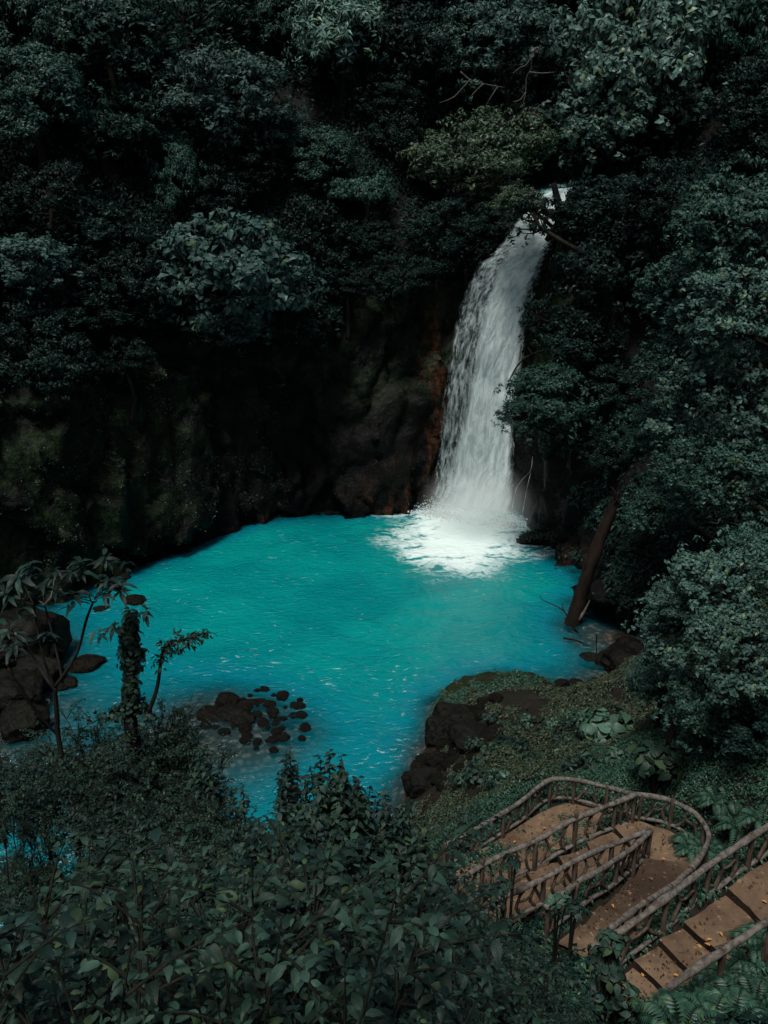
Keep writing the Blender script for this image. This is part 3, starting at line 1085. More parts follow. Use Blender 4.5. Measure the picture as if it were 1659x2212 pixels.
# splash: thousands of small water clots thrown up at the foot and along the veil
def white_mat(name, c, tl=.3):
    m, nt, out = mat(name)
    k = NT(nt)
    df = k.n('BsdfDiffuse')
    df.inputs[0].default_value = c + (1,)
    t = k.n('BsdfTranslucent')
    t.inputs[0].default_value = c + (1,)
    mx = k.n('MixShader')
    mx.inputs[0].default_value = tl
    k.l(df.outputs[0], mx.inputs[1])
    k.l(t.outputs[0], mx.inputs[2])
    k.l(mx.outputs[0], out.inputs[0])
    return m


M['spray'] = white_mat('spray', (.84, .88, .87), .5)
oct_v = np.array([(1, 0, 0), (-1, 0, 0), (0, 1, 0), (0, -1, 0), (0, 0, 1), (0, 0, -1)], float)
oct_f = np.array([(0, 2, 4), (2, 1, 4), (1, 3, 4), (3, 0, 4), (2, 0, 5), (1, 2, 5), (3, 1, 5), (0, 3, 5)])


def clots(P, r):
    V = (P[:, None] + oct_v[None] * r[:, None, None] * np.array([1, 1, 1.5])).reshape(-1, 3)
    Fc = (oct_f[None] + (np.arange(len(P)) * 6)[:, None, None]).reshape(-1, 3)
    return V, Fc


n = 2600
u = rng.uniform(0, 1, n)
La, Ra = at_y(925, 1112, FY[-1, 0] - .8), at_y(1118, 1128, FY[-1, -1] - .8)
P = La[None] * (1 - u[:, None]) + Ra[None] * u[:, None]
P[:, 2] = np.abs(rng.normal(0, .75, n)) * (.6 + .8 * np.sin(u * 3.14))
P[:, :2] += rng.normal(0, .55, (n, 2)) + np.array([-.5, -1.3])
V1, F1 = clots(P, rng.uniform(.010, .04, n) * (1 + 1.0 * (P[:, 2] < .4)))
o = link('splash', make_mesh('splash', V1, F1, M['spray'], True), fall)
o.matrix_parent_inverse = Matrix.Translation((-7.4, -66, 0))
o['kind'] = 'stuff'

# spray mist: a soft puff of real scattering air at the foot
m, nt, out = mat('mist')
k = NT(nt)
o_ = k.obj()
ln = k.n('VectorMath', operation='LENGTH')
k.l(o_, ln.inputs[0])
nz = k.noise(o_, 1.6, 3)
den = k.math('MULTIPLY', k.math('POWER', k.math('SUBTRACT', 1.0, ln.outputs['Value'], clamp=True), 1.6), k.math('MULTIPLY_ADD', nz.outputs[0], 1.2, .2))
vs = k.n('VolumePrincipled')
vs.inputs['Color'].default_value = (.90, .95, .95, 1)
vs.inputs['Anisotropy'].default_value = 0
k.l(k.math('MULTIPLY', den, .55), vs.inputs['Density'])
k.l(vs.outputs[0], out.inputs['Volume'])
bm = bmesh.new()
bmesh.ops.create_icosphere(bm, subdivisions=3, radius=1)
me = bpy.data.meshes.new('mist')
bm.to_mesh(me)
bm.free()
me.materials.append(m)
mist = link('mist', me)
mist.location = (7.3, 64.4, 1.5)
mist.scale = (5.2, 4.6, 4.4)
mist.rotation_euler = (0, 0, R(-28))
tag(mist, 'pale spray hanging at the foot of the waterfall', kind='stuff')


# ------------------------------------------------------------------ stairway
def tread_mesh(st, name):
    mb_t, mb_r = MB(), MB()
    nu, nv = 17, 17
    prev = None
    for i in range(len(st) - 1):
        l0, r0, z0 = st[i]
        l1, r1, _ = st[i + 1]
        a0, b0, a1, b1 = cz(*l0, z0), cz(*r0, z0), cz(*l1, z0), cz(*r1, z0)
        if i:
            a0, b0 = np.r_[pa[:2], z0], np.r_[pb[:2], z0]
        pa, pb = a1, b1
        U, Vv = np.meshgrid(np.linspace(0, 1, nu), np.linspace(-.06, 1.06, nv), indexing='ij')
        p = (a0 + (a1 - a0) * U[..., None]) * (1 - Vv[..., None]) + (b0 + (b1 - b0) * U[..., None]) * Vv[..., None]
        p = p.reshape(-1, 3)
        p[:, 2] += .05 * fbm(p, .6, 3, 40) - .03 * (np.abs(Vv.ravel() - .5) * 2) ** 4 * 0
        p[:, :2] += (.07 * np.stack([fbm(p, .6, 3, 41), fbm(p, .6, 3, 42)], 1))
        mb_t.add(p, grid_faces(nu, nv))
        g = p.reshape(nu, nv, 3)
        if prev is not None:
            lo, hi_ = prev[-1], g[0]
            V = np.concatenate([lo - np.array([0, 0, .06]), hi_])
            mb_r.add(V, grid_faces(2, nv))
        prev = g
    return mb_t.mesh(name, M['dirt'], True), mb_r.mesh('riser', M['riser'], True)


for nm, lab in (('upper', 'packed earth steps climbing to the right between the log railings'), ('flight_a', 'earth flight dropping towards the turning platform'), ('flight_b', 'earth flight between the inner railings')):
    t, r_ = tread_mesh(WALKS[nm], 'path')
    o = tag(link('path', t), lab, kind='structure')
    ro = link('riser', r_, o)


def flat_poly(poly, z, name):
    q = np.array([cz(*p, z) for p in poly])
    cl = spline(np.vstack([q, q[:1]]), 60)[:-1]
    c = cl.mean(0)
    rings = [c + (cl - c) * u for u in (.02, .2, .4, .6, .8, 1.0)]
    V = np.concatenate(rings)
    V[:, 2] = z + .03 * fbm(V, .8, 3, 40)
    n_ = len(cl)
    Fs = []
    for r_ in range(5):
        a = r_ * n_ + np.arange(n_)
        b = r_ * n_ + (np.arange(n_) + 1) % n_
        Fs.append(np.stack([a, b, b + n_, a + n_], 1))
    return make_mesh(name, V, np.concatenate(Fs), M['dirt'], True)


tag(link('path', flat_poly(LAND, LANDZ + .006, 'path')), 'rounded earth turning platform of the stairway', kind='structure')
tag(link('path', flat_poly(TERR, TERRZ, 'path')), 'lowest earth terrace of the stairway', kind='structure')

for key, tops, hh, posts, lab in FENCES:
    T = np.array([cz(*p, z) for p, z in tops])
    dn = spline(T, 160)
    sl_ = np.r_[0, np.cumsum(np.linalg.norm(np.diff(dn, axis=0), axis=1))]
    tot = sl_[-1]

    def on(u):
        return np.array([np.interp(u * tot, sl_, dn[:, i]) for i in range(3)])
    f = empty('log_railing', on(.5) - np.array([0, 0, hh]), lab, 'railing')
    inv = Matrix.Translation(-f.location)

    def part(name, mb, mt):
        o = link(name, mb.mesh(name, mt), f)
        o.matrix_parent_inverse = inv
        return o
    rs = np.random.default_rng(abs(hash(key)) % 1000 if False else sum(map(ord, key)))
    nn = max(24, int(tot / .16))
    us = np.linspace(0, 1, nn)
    rail = np.array([on(u) for u in us])
    wob = .034 * np.stack([fbm(rail + 5, .7, 2, i) for i in range(3)], 1)
    part('top_rail', MB().tube(rail + wob, .066 + .020 * vnoise(rail * 3.2, 3), 9, True, .22, 3), M['rail_log'])
    if key != 'near':
        low = rail - np.array([0, 0, hh * .83])
        part('bottom_rail', MB().tube(low + wob[::-1], .05 + .01 * vnoise(rail * 2, 5), 8, True, .2, 5), M['rail_log'])
    for i, u in enumerate(posts):
        p = on(u)
        ext = .05 if not (key == 'mid' and i in (1, 4)) else .24
        ph = np.array([0, 0, 1.0])
        ln_ = rs.normal(0, .02, 3) * np.array([1, 1, 0])
        z0 = p - ph * (hh + .35) + ln_
        pts = np.array([z0 * (1 - w) + (p + ph * ext) * w for w in np.linspace(0, 1, 10)])
        part('post', MB().tube(pts, .062 + .008 * vnoise(pts * 3, 4), 8, True, .18, 7), M['rail_post'])
    if key == 'near':
        continue
    for a, b in zip(posts[:-1], posts[1:]):
        span = (b - a) * tot
        if span < .5:
            continue
        npair = max(1, int(round(span / 1.5)))
        for q in range(npair):
            lo_u, hi_u = a + (b - a) * q / npair, a + (b - a) * (q + 1) / npair

            def pp(u, v):
                return on(lo_u + (hi_u - lo_u) * u) - np.array([0, 0, hh * (1 - .17 - .8 * v) if False else hh * .83 * (1 - v)])
            s1 = rs.uniform(-.05, .05)
            A = [pp(.14 + s1, 0), pp(.26 + s1, .25), pp(.34 + s1, .5), pp(.30 + s1, .75), pp(.20 + s1, 1)]
            B = [pp(.80 + s1, 0), pp(.68 + s1, .3), pp(.66 + s1, .55), pp(.76 + s1, .8), pp(.84 + s1, 1)]
            if rs.random() < .5:
                A = [pp(.40 + s1, 0), pp(.30 + s1, .3), pp(.34 + s1, .55), pp(.40 + s1, .8), pp(.52 + s1, 1)]
            Cc = [A[2], pp(.5 + s1, .46), B[2]]
            for cpts, rad in ((A, .036), (B, .036), (Cc, .03)):
                cv = spline(cpts, 14)
                cv = cv + .02 * np.stack([fbm(cv, .3, 2, j + 50) for j in range(3)], 1)
                part('twig_brace', MB().tube(cv, np.linspace(rad * 1.15, rad * .85, 14), 7, True, .2, 9), M['rail_post'])


# ------------------------------------------------------------------ rocks
def rock_mesh(seed, mt, sub=5, sharp=.35, ridge=0):
    bm = bmesh.new()
    bmesh.ops.create_icosphere(bm, subdivisions=sub, radius=1)
    V = np.array([v.co[:] for v in bm.verts])
    d1_, d2_ = worley(V * 1.1 + seed, .85, seed)
    e1_, e2_ = worley(V + seed * 1.7, .45, seed + 2)
    f = 1 + .30 * fbm(V + seed * 3.1, 1.1, 3, seed) + sharp * (d1_ - .4) * 1.1 - .10 * np.exp(-((d2_ - d1_) / .05) ** 2) + .14 * (e1_ - .4) + .09 * fbm(V + 9, .35, 4, seed + 4)
    if ridge:
        f = f + .30 * (1 - 2 * np.abs(fbm(V * np.array([.6, 1.3, 1.3]) + 4, .8, 5, seed + 7))) - .2
        f = f * np.where(V[:, 2] > 0, 1 - .45 * smooth(.2, -1.0, V[:, 0]) * V[:, 2], 1)
    for v, s_, p in zip(bm.verts, f, V):
        v.co = Vector(p * s_)
    me = bpy.data.meshes.new('rock')
    bm.to_mesh(me)
    bm.free()
    me.polygons.foreach_set('use_smooth', np.full(len(me.polygons), True))
    me.materials.append(mt)
    return me


ROCKM = {k_: [rock_mesh(10 * i + j, M[k_]) for j in range(4)] for i, k_ in enumerate(('rock', 'rock_brown', 'rock_moss', 'rock_pale'))}


def rock(x, y, rpx, label, kind='rock', z=None, sq=.7, asp=1.0, rz=None, group=None, name='rock'):
    """image position of the middle, radius in picture units"""
    p = at_z(x, y, .2 if z is None else z)
    g = floor_z(p[0], p[1], 24)
    dist = math.sqrt(p[0] ** 2 + p[1] ** 2 + (25 - p[2]) ** 2)
    r_ = rpx * dist / F
    o = link(name, random.choice(ROCKM[kind]))
    o.location = (p[0], p[1], max(g, -.35) + r_ * sq * .35 if z is None else z)
    o.scale = (r_ * asp, r_ / max(asp, .8) ** .5, r_ * sq)
    o.rotation_euler = (random.uniform(-.2, .2), random.uniform(-.2, .2), random.uniform(0, 6.28) if rz is None else rz)
    tag(o, label, 'rock', group)
    return o


ROCKM['wedge'] = [rock_mesh(77, M['rock_moss'], 6, .12, 1)]
rock(1066, 1512, 82, 'large flat mossy boulder jutting into the pool from the near bank', 'wedge', z=.42, sq=.46, asp=1.42, rz=R(24))
BOULDER = bpy.context.scene.objects[[o.name for o in col.objects if o.get('label', '').startswith('large flat mossy')][0]]
rock(955, 1604, 34, 'rounded dark brown rock just below the mossy boulder', 'rock', sq=.9)
rock(915, 1648, 16, 'small dark rock at the waterline on the near bank', 'rock')
rock(908, 1675, 22, 'low brown stone among the pile beside the water', 'rock_brown')
rock(945, 1672, 24, 'round brown stone inland of the small waterline rock', 'rock_brown', sq=.9)
rock(912, 1714, 34, 'dark wet rock with a white streaked top at the bend of the bank', 'rock', sq=1.0)
rock(1025, 1672, 40, 'flat black slab half buried in creeping plants', 'rock', sq=.5, asp=1.3)
rock(1060, 1690, 30, 'low brown slab beside the black slab in the plants', 'rock_brown', sq=.45, asp=1.3)
rock(985, 1575, 46, 'dark rock shelf under the front edge of the mossy boulder', 'rock', sq=.5)
rock(1010, 1620, 38, 'dark stone wedged between the creeping plants and the round rock', 'rock', sq=.6)
rock(1210, 1494, 16, 'upright dark stone on the waterline right of the mossy boulder', 'rock', sq=1.1)
rock(1245, 1492, 18, 'dark stone next to the upright waterline stone', 'rock', sq=.7)
rock(1180, 1508, 19, 'reddish brown stone low beside the mossy boulder', 'rock_brown', sq=.5)
rock(1290, 1500, 22, 'flat dark stone left of the big brown boulder by the cove', 'rock', sq=.5)
rock(1360, 1505, 58, 'big smooth brown boulder at the mouth of the cove', 'rock_brown', sq=.7)
rock(1315, 1425, 26, 'grey streaked stone at the back of the cove', 'rock', sq=.9)
rock(1345, 1450, 24, 'wet stone under the leaning twigs in the cove', 'rock', sq=.6)
rock(1280, 1415, 24, 'small dark stone at the foot of the fallen log', 'rock', sq=.6)
rock(1203, 1236, 12, 'pale brown stone showing through the water beneath the right wall', 'rock_brown', z=-.25)
rock(490, 1512, 22, 'peaked dark brown rock on the shoal', 'rock_brown', sq=1.0)
rock(527, 1522, 20, 'rounded brown rock beside the peaked one on the shoal', 'rock_brown')
rock(552, 1506, 24, 'long brown rock at the outer end of the shoal', 'rock_brown', asp=1.6, rz=R(20), sq=.5)
rock(500, 1540, 34, 'flat dark rock in front of the peaked one on the shoal', 'rock', sq=.45, asp=1.4)
rock(450, 1540, 24, 'orange brown stone on the landward side of the shoal', 'rock_brown', sq=.5)
rock(530, 1565, 14, 'small brown stone near the front of the shoal', 'rock_brown')
rock(290, 1298, 22, 'brown stone barely breaking the water near the left wall', 'rock_brown', z=-.05, sq=.5)
rock(215, 1325, 24, 'submerged brown stone left of the pool', 'rock_brown', z=-.3, sq=.5)
rock(190, 1435, 34, 'grey brown stone with water breaking over it left of the vine-clad tree', 'rock_brown', z=.0, sq=.5)
rock(140, 1480, 22, 'small stone in the rapids at the left', 'rock', z=.0, sq=.5)
rock(40, 1390, 82, 'huge black boulder at the left edge behind the umbrella-leaved tree', 'rock', z=1.3, sq=.8)
rock(80, 1450, 46, 'dark brown boulder below the huge black one', 'rock', z=.6, sq=.8)
rock(25, 1500, 62, 'wide dark boulder in front of the huge black one', 'rock', z=.8, sq=.7)
rock(50, 1560, 44, 'dark boulder at the left edge nearest the shrubs', 'rock', z=.5, sq=.7)
for i in range(95):
    a, b = random.uniform(0, 6.28), random.uniform(0, 1) ** .5
    x, y = 560 + 95 * b * 1.25 * math.cos(a), 1560 + 72 * b * math.sin(a)
    rock(x, y, random.uniform(4, 13), 'little brown stone scattered in the shallows of the shoal', random.choice(['rock_brown', 'rock']), z=random.uniform(-.30, .03) if i % 4 else .03, sq=.6, group='stones in the shallows of the shoal', name='stone')
for i in range(30):
    t_ = random.random()
    x, y = np.interp(t_, [0, .3, .6, 1], [1020, 950, 918, 970]) + random.uniform(-18, 60), np.interp(t_, [0, .3, .6, 1], [1560, 1610, 1670, 1760]) + random.uniform(-12, 14)
    rock(x, y, random.uniform(6, 15), 'small dark stone in the pile along the near bank', random.choice(['rock_brown', 'rock', 'rock']), sq=.7, group='stones piled along the near bank', name='stone')
for i in range(26):
    t_ = random.random()
    x = np.interp(t_, [0, .25, .55, 1], [270, 400, 540, 900]) + random.uniform(-6, 6)
    y = np.interp(x, [270, 300, 380, 440, 520, 600, 700, 830, 900], [1246, 1216, 1188, 1163, 1134, 1114, 1110, 1106, 1104])
    rock(x, y, random.uniform(4, 12), 'small rust brown stone at the foot of the left wall', random.choice(['rock_brown', 'rock']), z=.05, sq=.7, group='stones along the foot of the left wall', name='stone')
for i in range(13):
    t_ = i / 12
    x, y = 1030 + 62 * t_ + random.uniform(-3, 3), 1762 - 40 * t_ + random.uniform(-4, 4)
    rock(x, y, random.uniform(2, 4.5), 'white pebble in the line below the far railing', 'rock_pale', z=floor_z(*at_z(x, y, 3.6)[:2], 20) + .1, group='white pebbles below the far railing', name='pebble')

# ------------------------------------------------------------------ fallen log and drift twigs
log = empty('fallen_log', at_z(1238, 1350, 0), 'thick brown fallen log leaning from the pool up the right bank', 'log')
inv = Matrix.Translation(-log.location)
lp = spline([at_y(1232, 1362, 48.6), at_y(1262, 1262, 49.2), at_y(1294, 1170, 49.8), at_y(1332, 1078, 50.4)], 30)
o = link('trunk', MB().tube(lp, np.linspace(.46, .30, 30) + .03 * vnoise(lp, 2), 14, True, .16, 2).mesh('trunk', M['log']), log)
o.matrix_parent_inverse = inv
mb = MB()
for i in range(9):
    b_ = lp[-1] + rng.normal(0, .18, 3)
    e_ = b_ + np.array([rng.normal(.1, .35), rng.normal(0, .2), rng.uniform(.3, 1.3)])
    mb.tube(spline([b_ - np.array([0, 0, .4]), (b_ + e_) / 2 + rng.normal(0, .06, 3), e_], 6), np.linspace(.11, .02, 6), 5)
o = link('splintered_end', mb.mesh('splintered_end', M['log']), log)
o.matrix_parent_inverse = inv


def branch_thing(paths, label, mt, name='branch', r0=.035, Y=None):
    P0 = at_y(*paths[0][0], Y)
    e = empty(name, P0, label, 'branch')
    iv = Matrix.Translation(-e.location)
    for i, pth in enumerate(paths):
        cl = spline([at_y(x, y, Y + .15 * j) for j, (x, y) in enumerate(pth)], 4 * len(pth))
        o = link('stem' if i == 0 else 'twig', MB().tube(cl, np.linspace(r0, r0 * .35, len(cl)), 6).mesh('twig', mt), e)
        o.matrix_parent_inverse = iv


def b7(x, y):
    return (1166.4 + x * .2031, 1036.8 + y * .2031)


branch_thing([[b7(400, 1640), b7(330, 1530), b7(250, 1390), b7(120, 1320), b7(20, 1270), b7(0, 1230)], [b7(250, 1390), b7(235, 1310)]], 'thin bare branch reaching out over the water at the foot of the log', M['bark'], Y=47.6, r0=.05)
branch_thing([[b7(440, 1660), b7(360, 1560), b7(280, 1440)], [b7(420, 1650), b7(310, 1600), b7(260, 1470)]], 'pair of crossed dead twigs propped on the end of the log', M['bark'], Y=47.4, r0=.05)
branch_thing([[b7(410, 1490), b7(480, 1380), b7(570, 1200)]], 'pale broken stick leaning on the bank beside the log', M['bark_pale'], Y=48.4, r0=.11)
branch_thing([[b7(250, 1680), b7(420, 1720), b7(560, 1840), b7(640, 1960)], [b7(420, 1720), b7(600, 1800), b7(700, 1870)]], 'dark driftwood branch lying along the waterline of the cove', M['bark'], Y=46.2, r0=.07)
branch_thing([[b7(600, 1640), b7(600, 1800), b7(600, 1900)], [b7(760, 1960), b7(840, 1840), b7(850, 1720)], [b7(690, 2110), b7(800, 2060), b7(850, 2120)]], 'tangle of dead twigs standing in the cove shallows', M['bark'], Y=44.6, r0=.045)
def b8(x, y):
    return (829.5 + x / 2, y / 2)


branch_thing([[b8(655, 205), b8(640, 245), b8(634, 300), b8(616, 335), b8(612, 400), b8(603, 450), b8(612, 484), b8(645, 488), b8(668, 458), b8(705, 440)], [b8(640, 245), b8(612, 282), b8(588, 292), b8(556, 318)], [b8(628, 312), b8(680, 316), b8(735, 312)], [b8(612, 400), b8(590, 430), b8(560, 440)], [b8(640, 250), b8(655, 225), b8(690, 205)], [b8(645, 488), b8(670, 505), b8(684, 530)]], 'bare pale twisted branch among the crowns left of the bright tree', M['bark_pale'], Y=65, r0=.06)
branch_thing([[b8(330, 310), b8(372, 345), b8(430, 362), b8(520, 378)], [b8(430, 362), b8(400, 390), b8(372, 420)], [b8(492, 376), b8(468, 410), b8(440, 458)], [b8(372, 345), b8(340, 380), b8(300, 420), b8(240, 445)]], 'bare spreading branch above the olive trees', M['bark_pale'], Y=65.5, r0=.06)
branch_thing([[(1240, 735), (1190, 752), (1140, 770), (1118, 790), (1105, 812), (1098, 825)], [(1150, 766), (1140, 750)]], 'dark drooping branch across the lower right edge of the waterfall', M['bark'], Y=62, r0=.11)
branch_thing([[(1232, 560), (1222, 500), (1206, 440), (1196, 395)], [(1214, 470), (1190, 462), (1168, 455)], [(1216, 480), (1196, 500), (1180, 520)]], 'black leaning trunk standing across the lip of the waterfall', M['bark_black'], name='leaning_trunk', Y=67.5, r0=.55)

# ------------------------------------------------------------------ trees
CROWN = {}


def crown_mesh(key, mt, **kw):
    V, Fa, C = crown_geo(**kw)
    me = make_mesh('crown', V, Fa, M[mt])
    CROWN[key] = (me, C)
    return me


crown_mesh('broad', 'leaf_grey', seed=1, pads=24, tips=22, nl=7, L=.125, W=.066, droop=.5, flat=.8)
crown_mesh('broad2', 'leaf_bright', seed=2, pads=26, tips=30, nl=7, L=.092, W=.056, droop=.5, flat=1.0)
crown_mesh('droop', 'leaf_far', seed=3, pads=22, tips=26, nl=8, L=.14, W=.045, droop=.85, flat=.8)
crown_mesh('fine', 'leaf_grey', seed=4, pads=26, tips=40, nl=8, L=.085, W=.038, droop=.4, flat=.8)
crown_mesh('fine2', 'leaf_far', seed=5, pads=24, tips=40, nl=8, L=.095, W=.04, droop=.4, flat=.9)
crown_mesh('rosette', 'leaf_bright', seed=6, pads=18, tips=22, nl=11, L=.14, W=.04, droop=.25, flat=.8)
crown_mesh('olive', 'leaf_olive', seed=7, pads=26, tips=30, nl=8, L=.10, W=.042, droop=.5, flat=.7)
crown_mesh('flat', 'leaf_far', seed=8, pads=16, tips=26, nl=8, L=.12, W=.06, droop=.45, flat=.35)
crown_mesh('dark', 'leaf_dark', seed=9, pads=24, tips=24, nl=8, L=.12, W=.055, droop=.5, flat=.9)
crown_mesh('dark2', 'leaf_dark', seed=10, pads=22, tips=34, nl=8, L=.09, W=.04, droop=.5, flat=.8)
M['leaf_bush'] = leaf_mat('leaf_bush', (.034, .074, .060), yellow=.05, rough=.42, var=.35, spec=.18)
crown_mesh('near_right', 'leaf_bush', seed=11, pads=19, tips=40, nl=7, L=.10, W=.054, droop=.55, flat=1.05, padr=.36)
crown_mesh('right', 'leaf_right', seed=12, pads=34, tips=28, nl=8, L=.10, W=.05, droop=.5, flat=1.0, padr=.3)
crown_mesh('sparse', 'leaf_dark', seed=13, pads=14, tips=9, nl=6, L=.17, W=.06, droop=.9, flat=1.0, padr=.3)
TRUNK = {}


def trunk_geo(C, base, seed):
    """tapered trunk from base (local) with limbs to the pads"""
    rs = np.random.default_rng(seed)
    mb = MB()
    base = np.asarray(base, float)
    h_ = np.linalg.norm(base)
    r0 = .045 + .018 * h_
    mid = base * .5 + rs.normal(0, .1, 3)
    top = np.array([0, 0, .25])
    cv = spline([base, mid, base * .12, top], 14)
    mb.tube(cv, np.linspace(r0, r0 * .4, 14), 8, True, .15, seed)
    for c in C[:: max(1, len(C) // 12)]:
        st = cv[rs.integers(7, 13)]
        m_ = (st + c) / 2 + np.array([0, 0, -.06]) + rs.normal(0, .05, 3)
        mb.tube(spline([st, m_, c * .96], 7), np.linspace(r0 * .38, .008, 7), 5)
    return mb


tree_count = 0


def tree(x, y, rpx, key, label, Y=None, group=None, name='rainforest_tree', zs_=1.0, back=.75, rz=None):
    global tree_count
    d = ray(x, y)
    if Y is None:
        h_ = hit((0, 0, CAMZ), d)
        if h_ is None:
            return None
        p = np.array(h_[0])
        D = h_[1]
        r_ = rpx * D / F
        dn = d / np.linalg.norm(d)
        c = p - dn * r_ * back
    else:
        c = at_y(x, y, Y)
        r_ = rpx * np.linalg.norm(c - np.array([0, 0, CAMZ])) / F
    # where the trunk stands: straight below, else back against the wall
    fz = floor_z(c[0], c[1], c[2])
    if c[2] - fz < 2.6 * r_ and fz > -.2:
        b = np.array([c[0], c[1], fz - .2])
    else:
        best = None
        for dx in (-.7, -.35, 0, .35, .7):
            hh_ = hit(c, (dx, .9, -.6), 30)
            hh2 = hit(c, (1.0, dx, -.6), 30)
            for q in (hh_, hh2):
                if q and (best is None or q[1] < best[1]) and q[0].z > .1:
                    best = q
        b = np.array(best[0]) if best else np.array([c[0], c[1], fz])
    me, C = CROWN[key]
    e = empty(name, b, label, 'tree', group)
    ang = random.uniform(0, 6.28) if rz is None else rz
    rot = Matrix.Rotation(ang, 4, 'Z')
    cr = link('crown', me, e)
    cr.location = tuple(c - b)
    cr.rotation_euler = (0, 0, ang)
    cr.scale = (r_, r_, r_ * zs_)
    lb = (b - c) / r_
    lb = np.array(rot.inverted() @ Vector(lb))
    lb[2] /= zs_
    tm = trunk_geo(C, lb, tree_count).mesh('trunk', M['bark'])
    tr = link('trunk', tm, e)
    tr.location = cr.location
    tr.rotation_euler = cr.rotation_euler
    tr.scale = cr.scale
    tree_count += 1
    return e


# crowns that stand out in the photograph
FEATURE = [
    (490, 600, 165, 'broad', 'rounded tree of large pale grey-green leaves overhanging the left wall', .95),
    (480, 700, 95, 'broad', 'hanging lower crown of large leaves just under the big pale round tree', .8),
    (600, 620, 75, 'droop', 'narrow-leaved bush against the right side of the big pale round tree', 1.0),
    (285, 285, 95, 'droop', 'fresh green tree with drooping leaves, upper left, alone in front of a dark gap', .9),
    (500, 235, 140, 'fine', 'wide grey fine-leaved crown near the top, right of the drooping-leaf tree', .9),
    (600, 300, 70, 'fine', 'smaller grey crown hanging on the lower right of the wide grey one', .9),
    (380, 395, 65, 'fine2', 'slim column of leaves hanging below the wide grey crown', 1.5),
    (735, 90, 115, 'rosette', 'tree with starry leaf whorls at the top of the slope left of centre', .9),
    (640, 60, 80, 'fine2', 'dim crown left of the starry whorled tree at the top edge', 1),
    (235, 120, 140, 'fine2', 'broad green crown at the top left', .8),
    (400, 70, 110, 'droop', 'green crown at the top edge above the wide grey one', .9),
    (80, 235, 120, 'fine2', 'dull thin crown at the left edge near the top', .9),
    (60, 110, 95, 'fine2', 'dim tall crown in the top left corner', 1.2),
    (60, 575, 105, 'broad', 'layered tree of flat pale leaf pads at the left edge', .7),
    (110, 440, 95, 'dark2', 'brown-tinged shadowy crown at the left edge above the flat leaf pads', .9),
    (780, 412, 75, 'flat', 'flat umbrella-shaped crown left of the waterfall lip', 1.0),
    (700, 350, 85, 'fine2', 'dim spreading crown above the flat umbrella one', .8),
    (860, 120, 95, 'dark', 'shadowed crown in the dark gap at top centre', 1),
    (1000, 350, 130, 'olive', 'olive yellow-green tree overhanging the left of the waterfall lip', .85),
    (1100, 310, 100, 'olive', 'olive tree right over the waterfall lip', .9),
    (1060, 410, 70, 'olive', 'low olive branch crown hanging towards the fall', .7),
    (1080, 120, 140, 'fine', 'grey feathery crown at the top behind the bare twisted branch', .8),
    (960, 130, 85, 'fine2', 'green crown at the top, left of the grey feathery one', 1),
    (1340, 150, 165, 'broad2', 'big bright tree of glossy round leaves at the upper right', 1.1),
    (1290, 270, 120, 'broad2', 'lower crown of glossy round leaves under the big bright tree', .9),
    (1440, 230, 80, 'broad2', 'outstretched glossy branch crown on the right of the big bright tree', .7),
    (1600, 90, 90, 'droop', 'light green drooping crown in the top right corner', 1.2),
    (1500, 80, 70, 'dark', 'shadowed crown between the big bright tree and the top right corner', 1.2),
]
for x, y, r_, key, lab, zz_ in FEATURE:
    tree(x, y, r_, key, lab, zs_=zz_)
FEATURE_Y = [
    (1195, 872, 118, 'fine2', 'dark green tree spreading its branch tips over the lower waterfall', 57, .8),
    (1128, 905, 62, 'fine2', 'low branch crown touching the right edge of the waterfall', 58, .6),
    (1158, 690, 48, 'sparse', 'thin sprays of dark leaves against the right edge of the fall at mid height', 60, 1.3),
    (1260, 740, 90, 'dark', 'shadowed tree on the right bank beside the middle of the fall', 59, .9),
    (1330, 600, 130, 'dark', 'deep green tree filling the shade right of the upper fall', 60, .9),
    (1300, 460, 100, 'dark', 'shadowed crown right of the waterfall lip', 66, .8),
    (1440, 440, 120, 'dark2', 'dim tree in the dark hollow under the big bright tree', 58, .8),
    (1590, 500, 135, 'right', 'pale leafy tree at the right edge, level with the waterfall lip', 38, .9),
    (1500, 640, 110, 'right', 'leafy crown on the right slope below the waterfall lip', 42, .9),
    (1600, 690, 130, 'near_right', 'large-leaved bright crown at the right edge at mid height', 32, .9),
    (1470, 780, 95, 'right', 'leafy crown projecting left from the right slope', 42, .8),
    (1560, 880, 150, 'near_right', 'wide silvery crown on the right slope above the fallen log', 33, .9),
    (1420, 940, 80, 'fine2', 'dull green bush on the steep bank above the log', 46, .9),
    (1590, 1030, 110, 'right', 'dark crown at the right edge under the wide silvery one', 31, .8),
    (1420, 1100, 80, 'right', 'small tree at the top end of the fallen log', 45, .8),
    (1500, 1000, 90, 'right', 'leafy bush on the right slope between the silvery crown and the log', 40, .8),
    (1560, 1285, 128, 'near_right', 'large bushy tree of pale rounded leaves on the right above the railings', 21.5, .9),
    (1480, 1370, 110, 'near_right', 'left lobe of pale leaves reaching over the cove', 22.5, .9),
    (1640, 1220, 95, 'right', 'leafy bush at the right edge behind the large pale bushy tree', 23, .9),
    (1455, 1300, 62, 'near_right', 'small pale upper left lobe of the bushy growth above the cove', 22, .8),
    (1600, 1430, 130, 'near_right', 'lower right mass of the pale bushy growth', 19.5, .9),
    (1540, 1530, 110, 'right', 'dark understorey bush beneath the pale bushy tree', 20.5, .8),
    (1640, 1580, 90, 'dark', 'black-green bush in the shade at the right edge above the steps', 19, .9),
    (1430, 1470, 75, 'right', 'small bush overhanging the boulder at the cove', 25, .9),
]
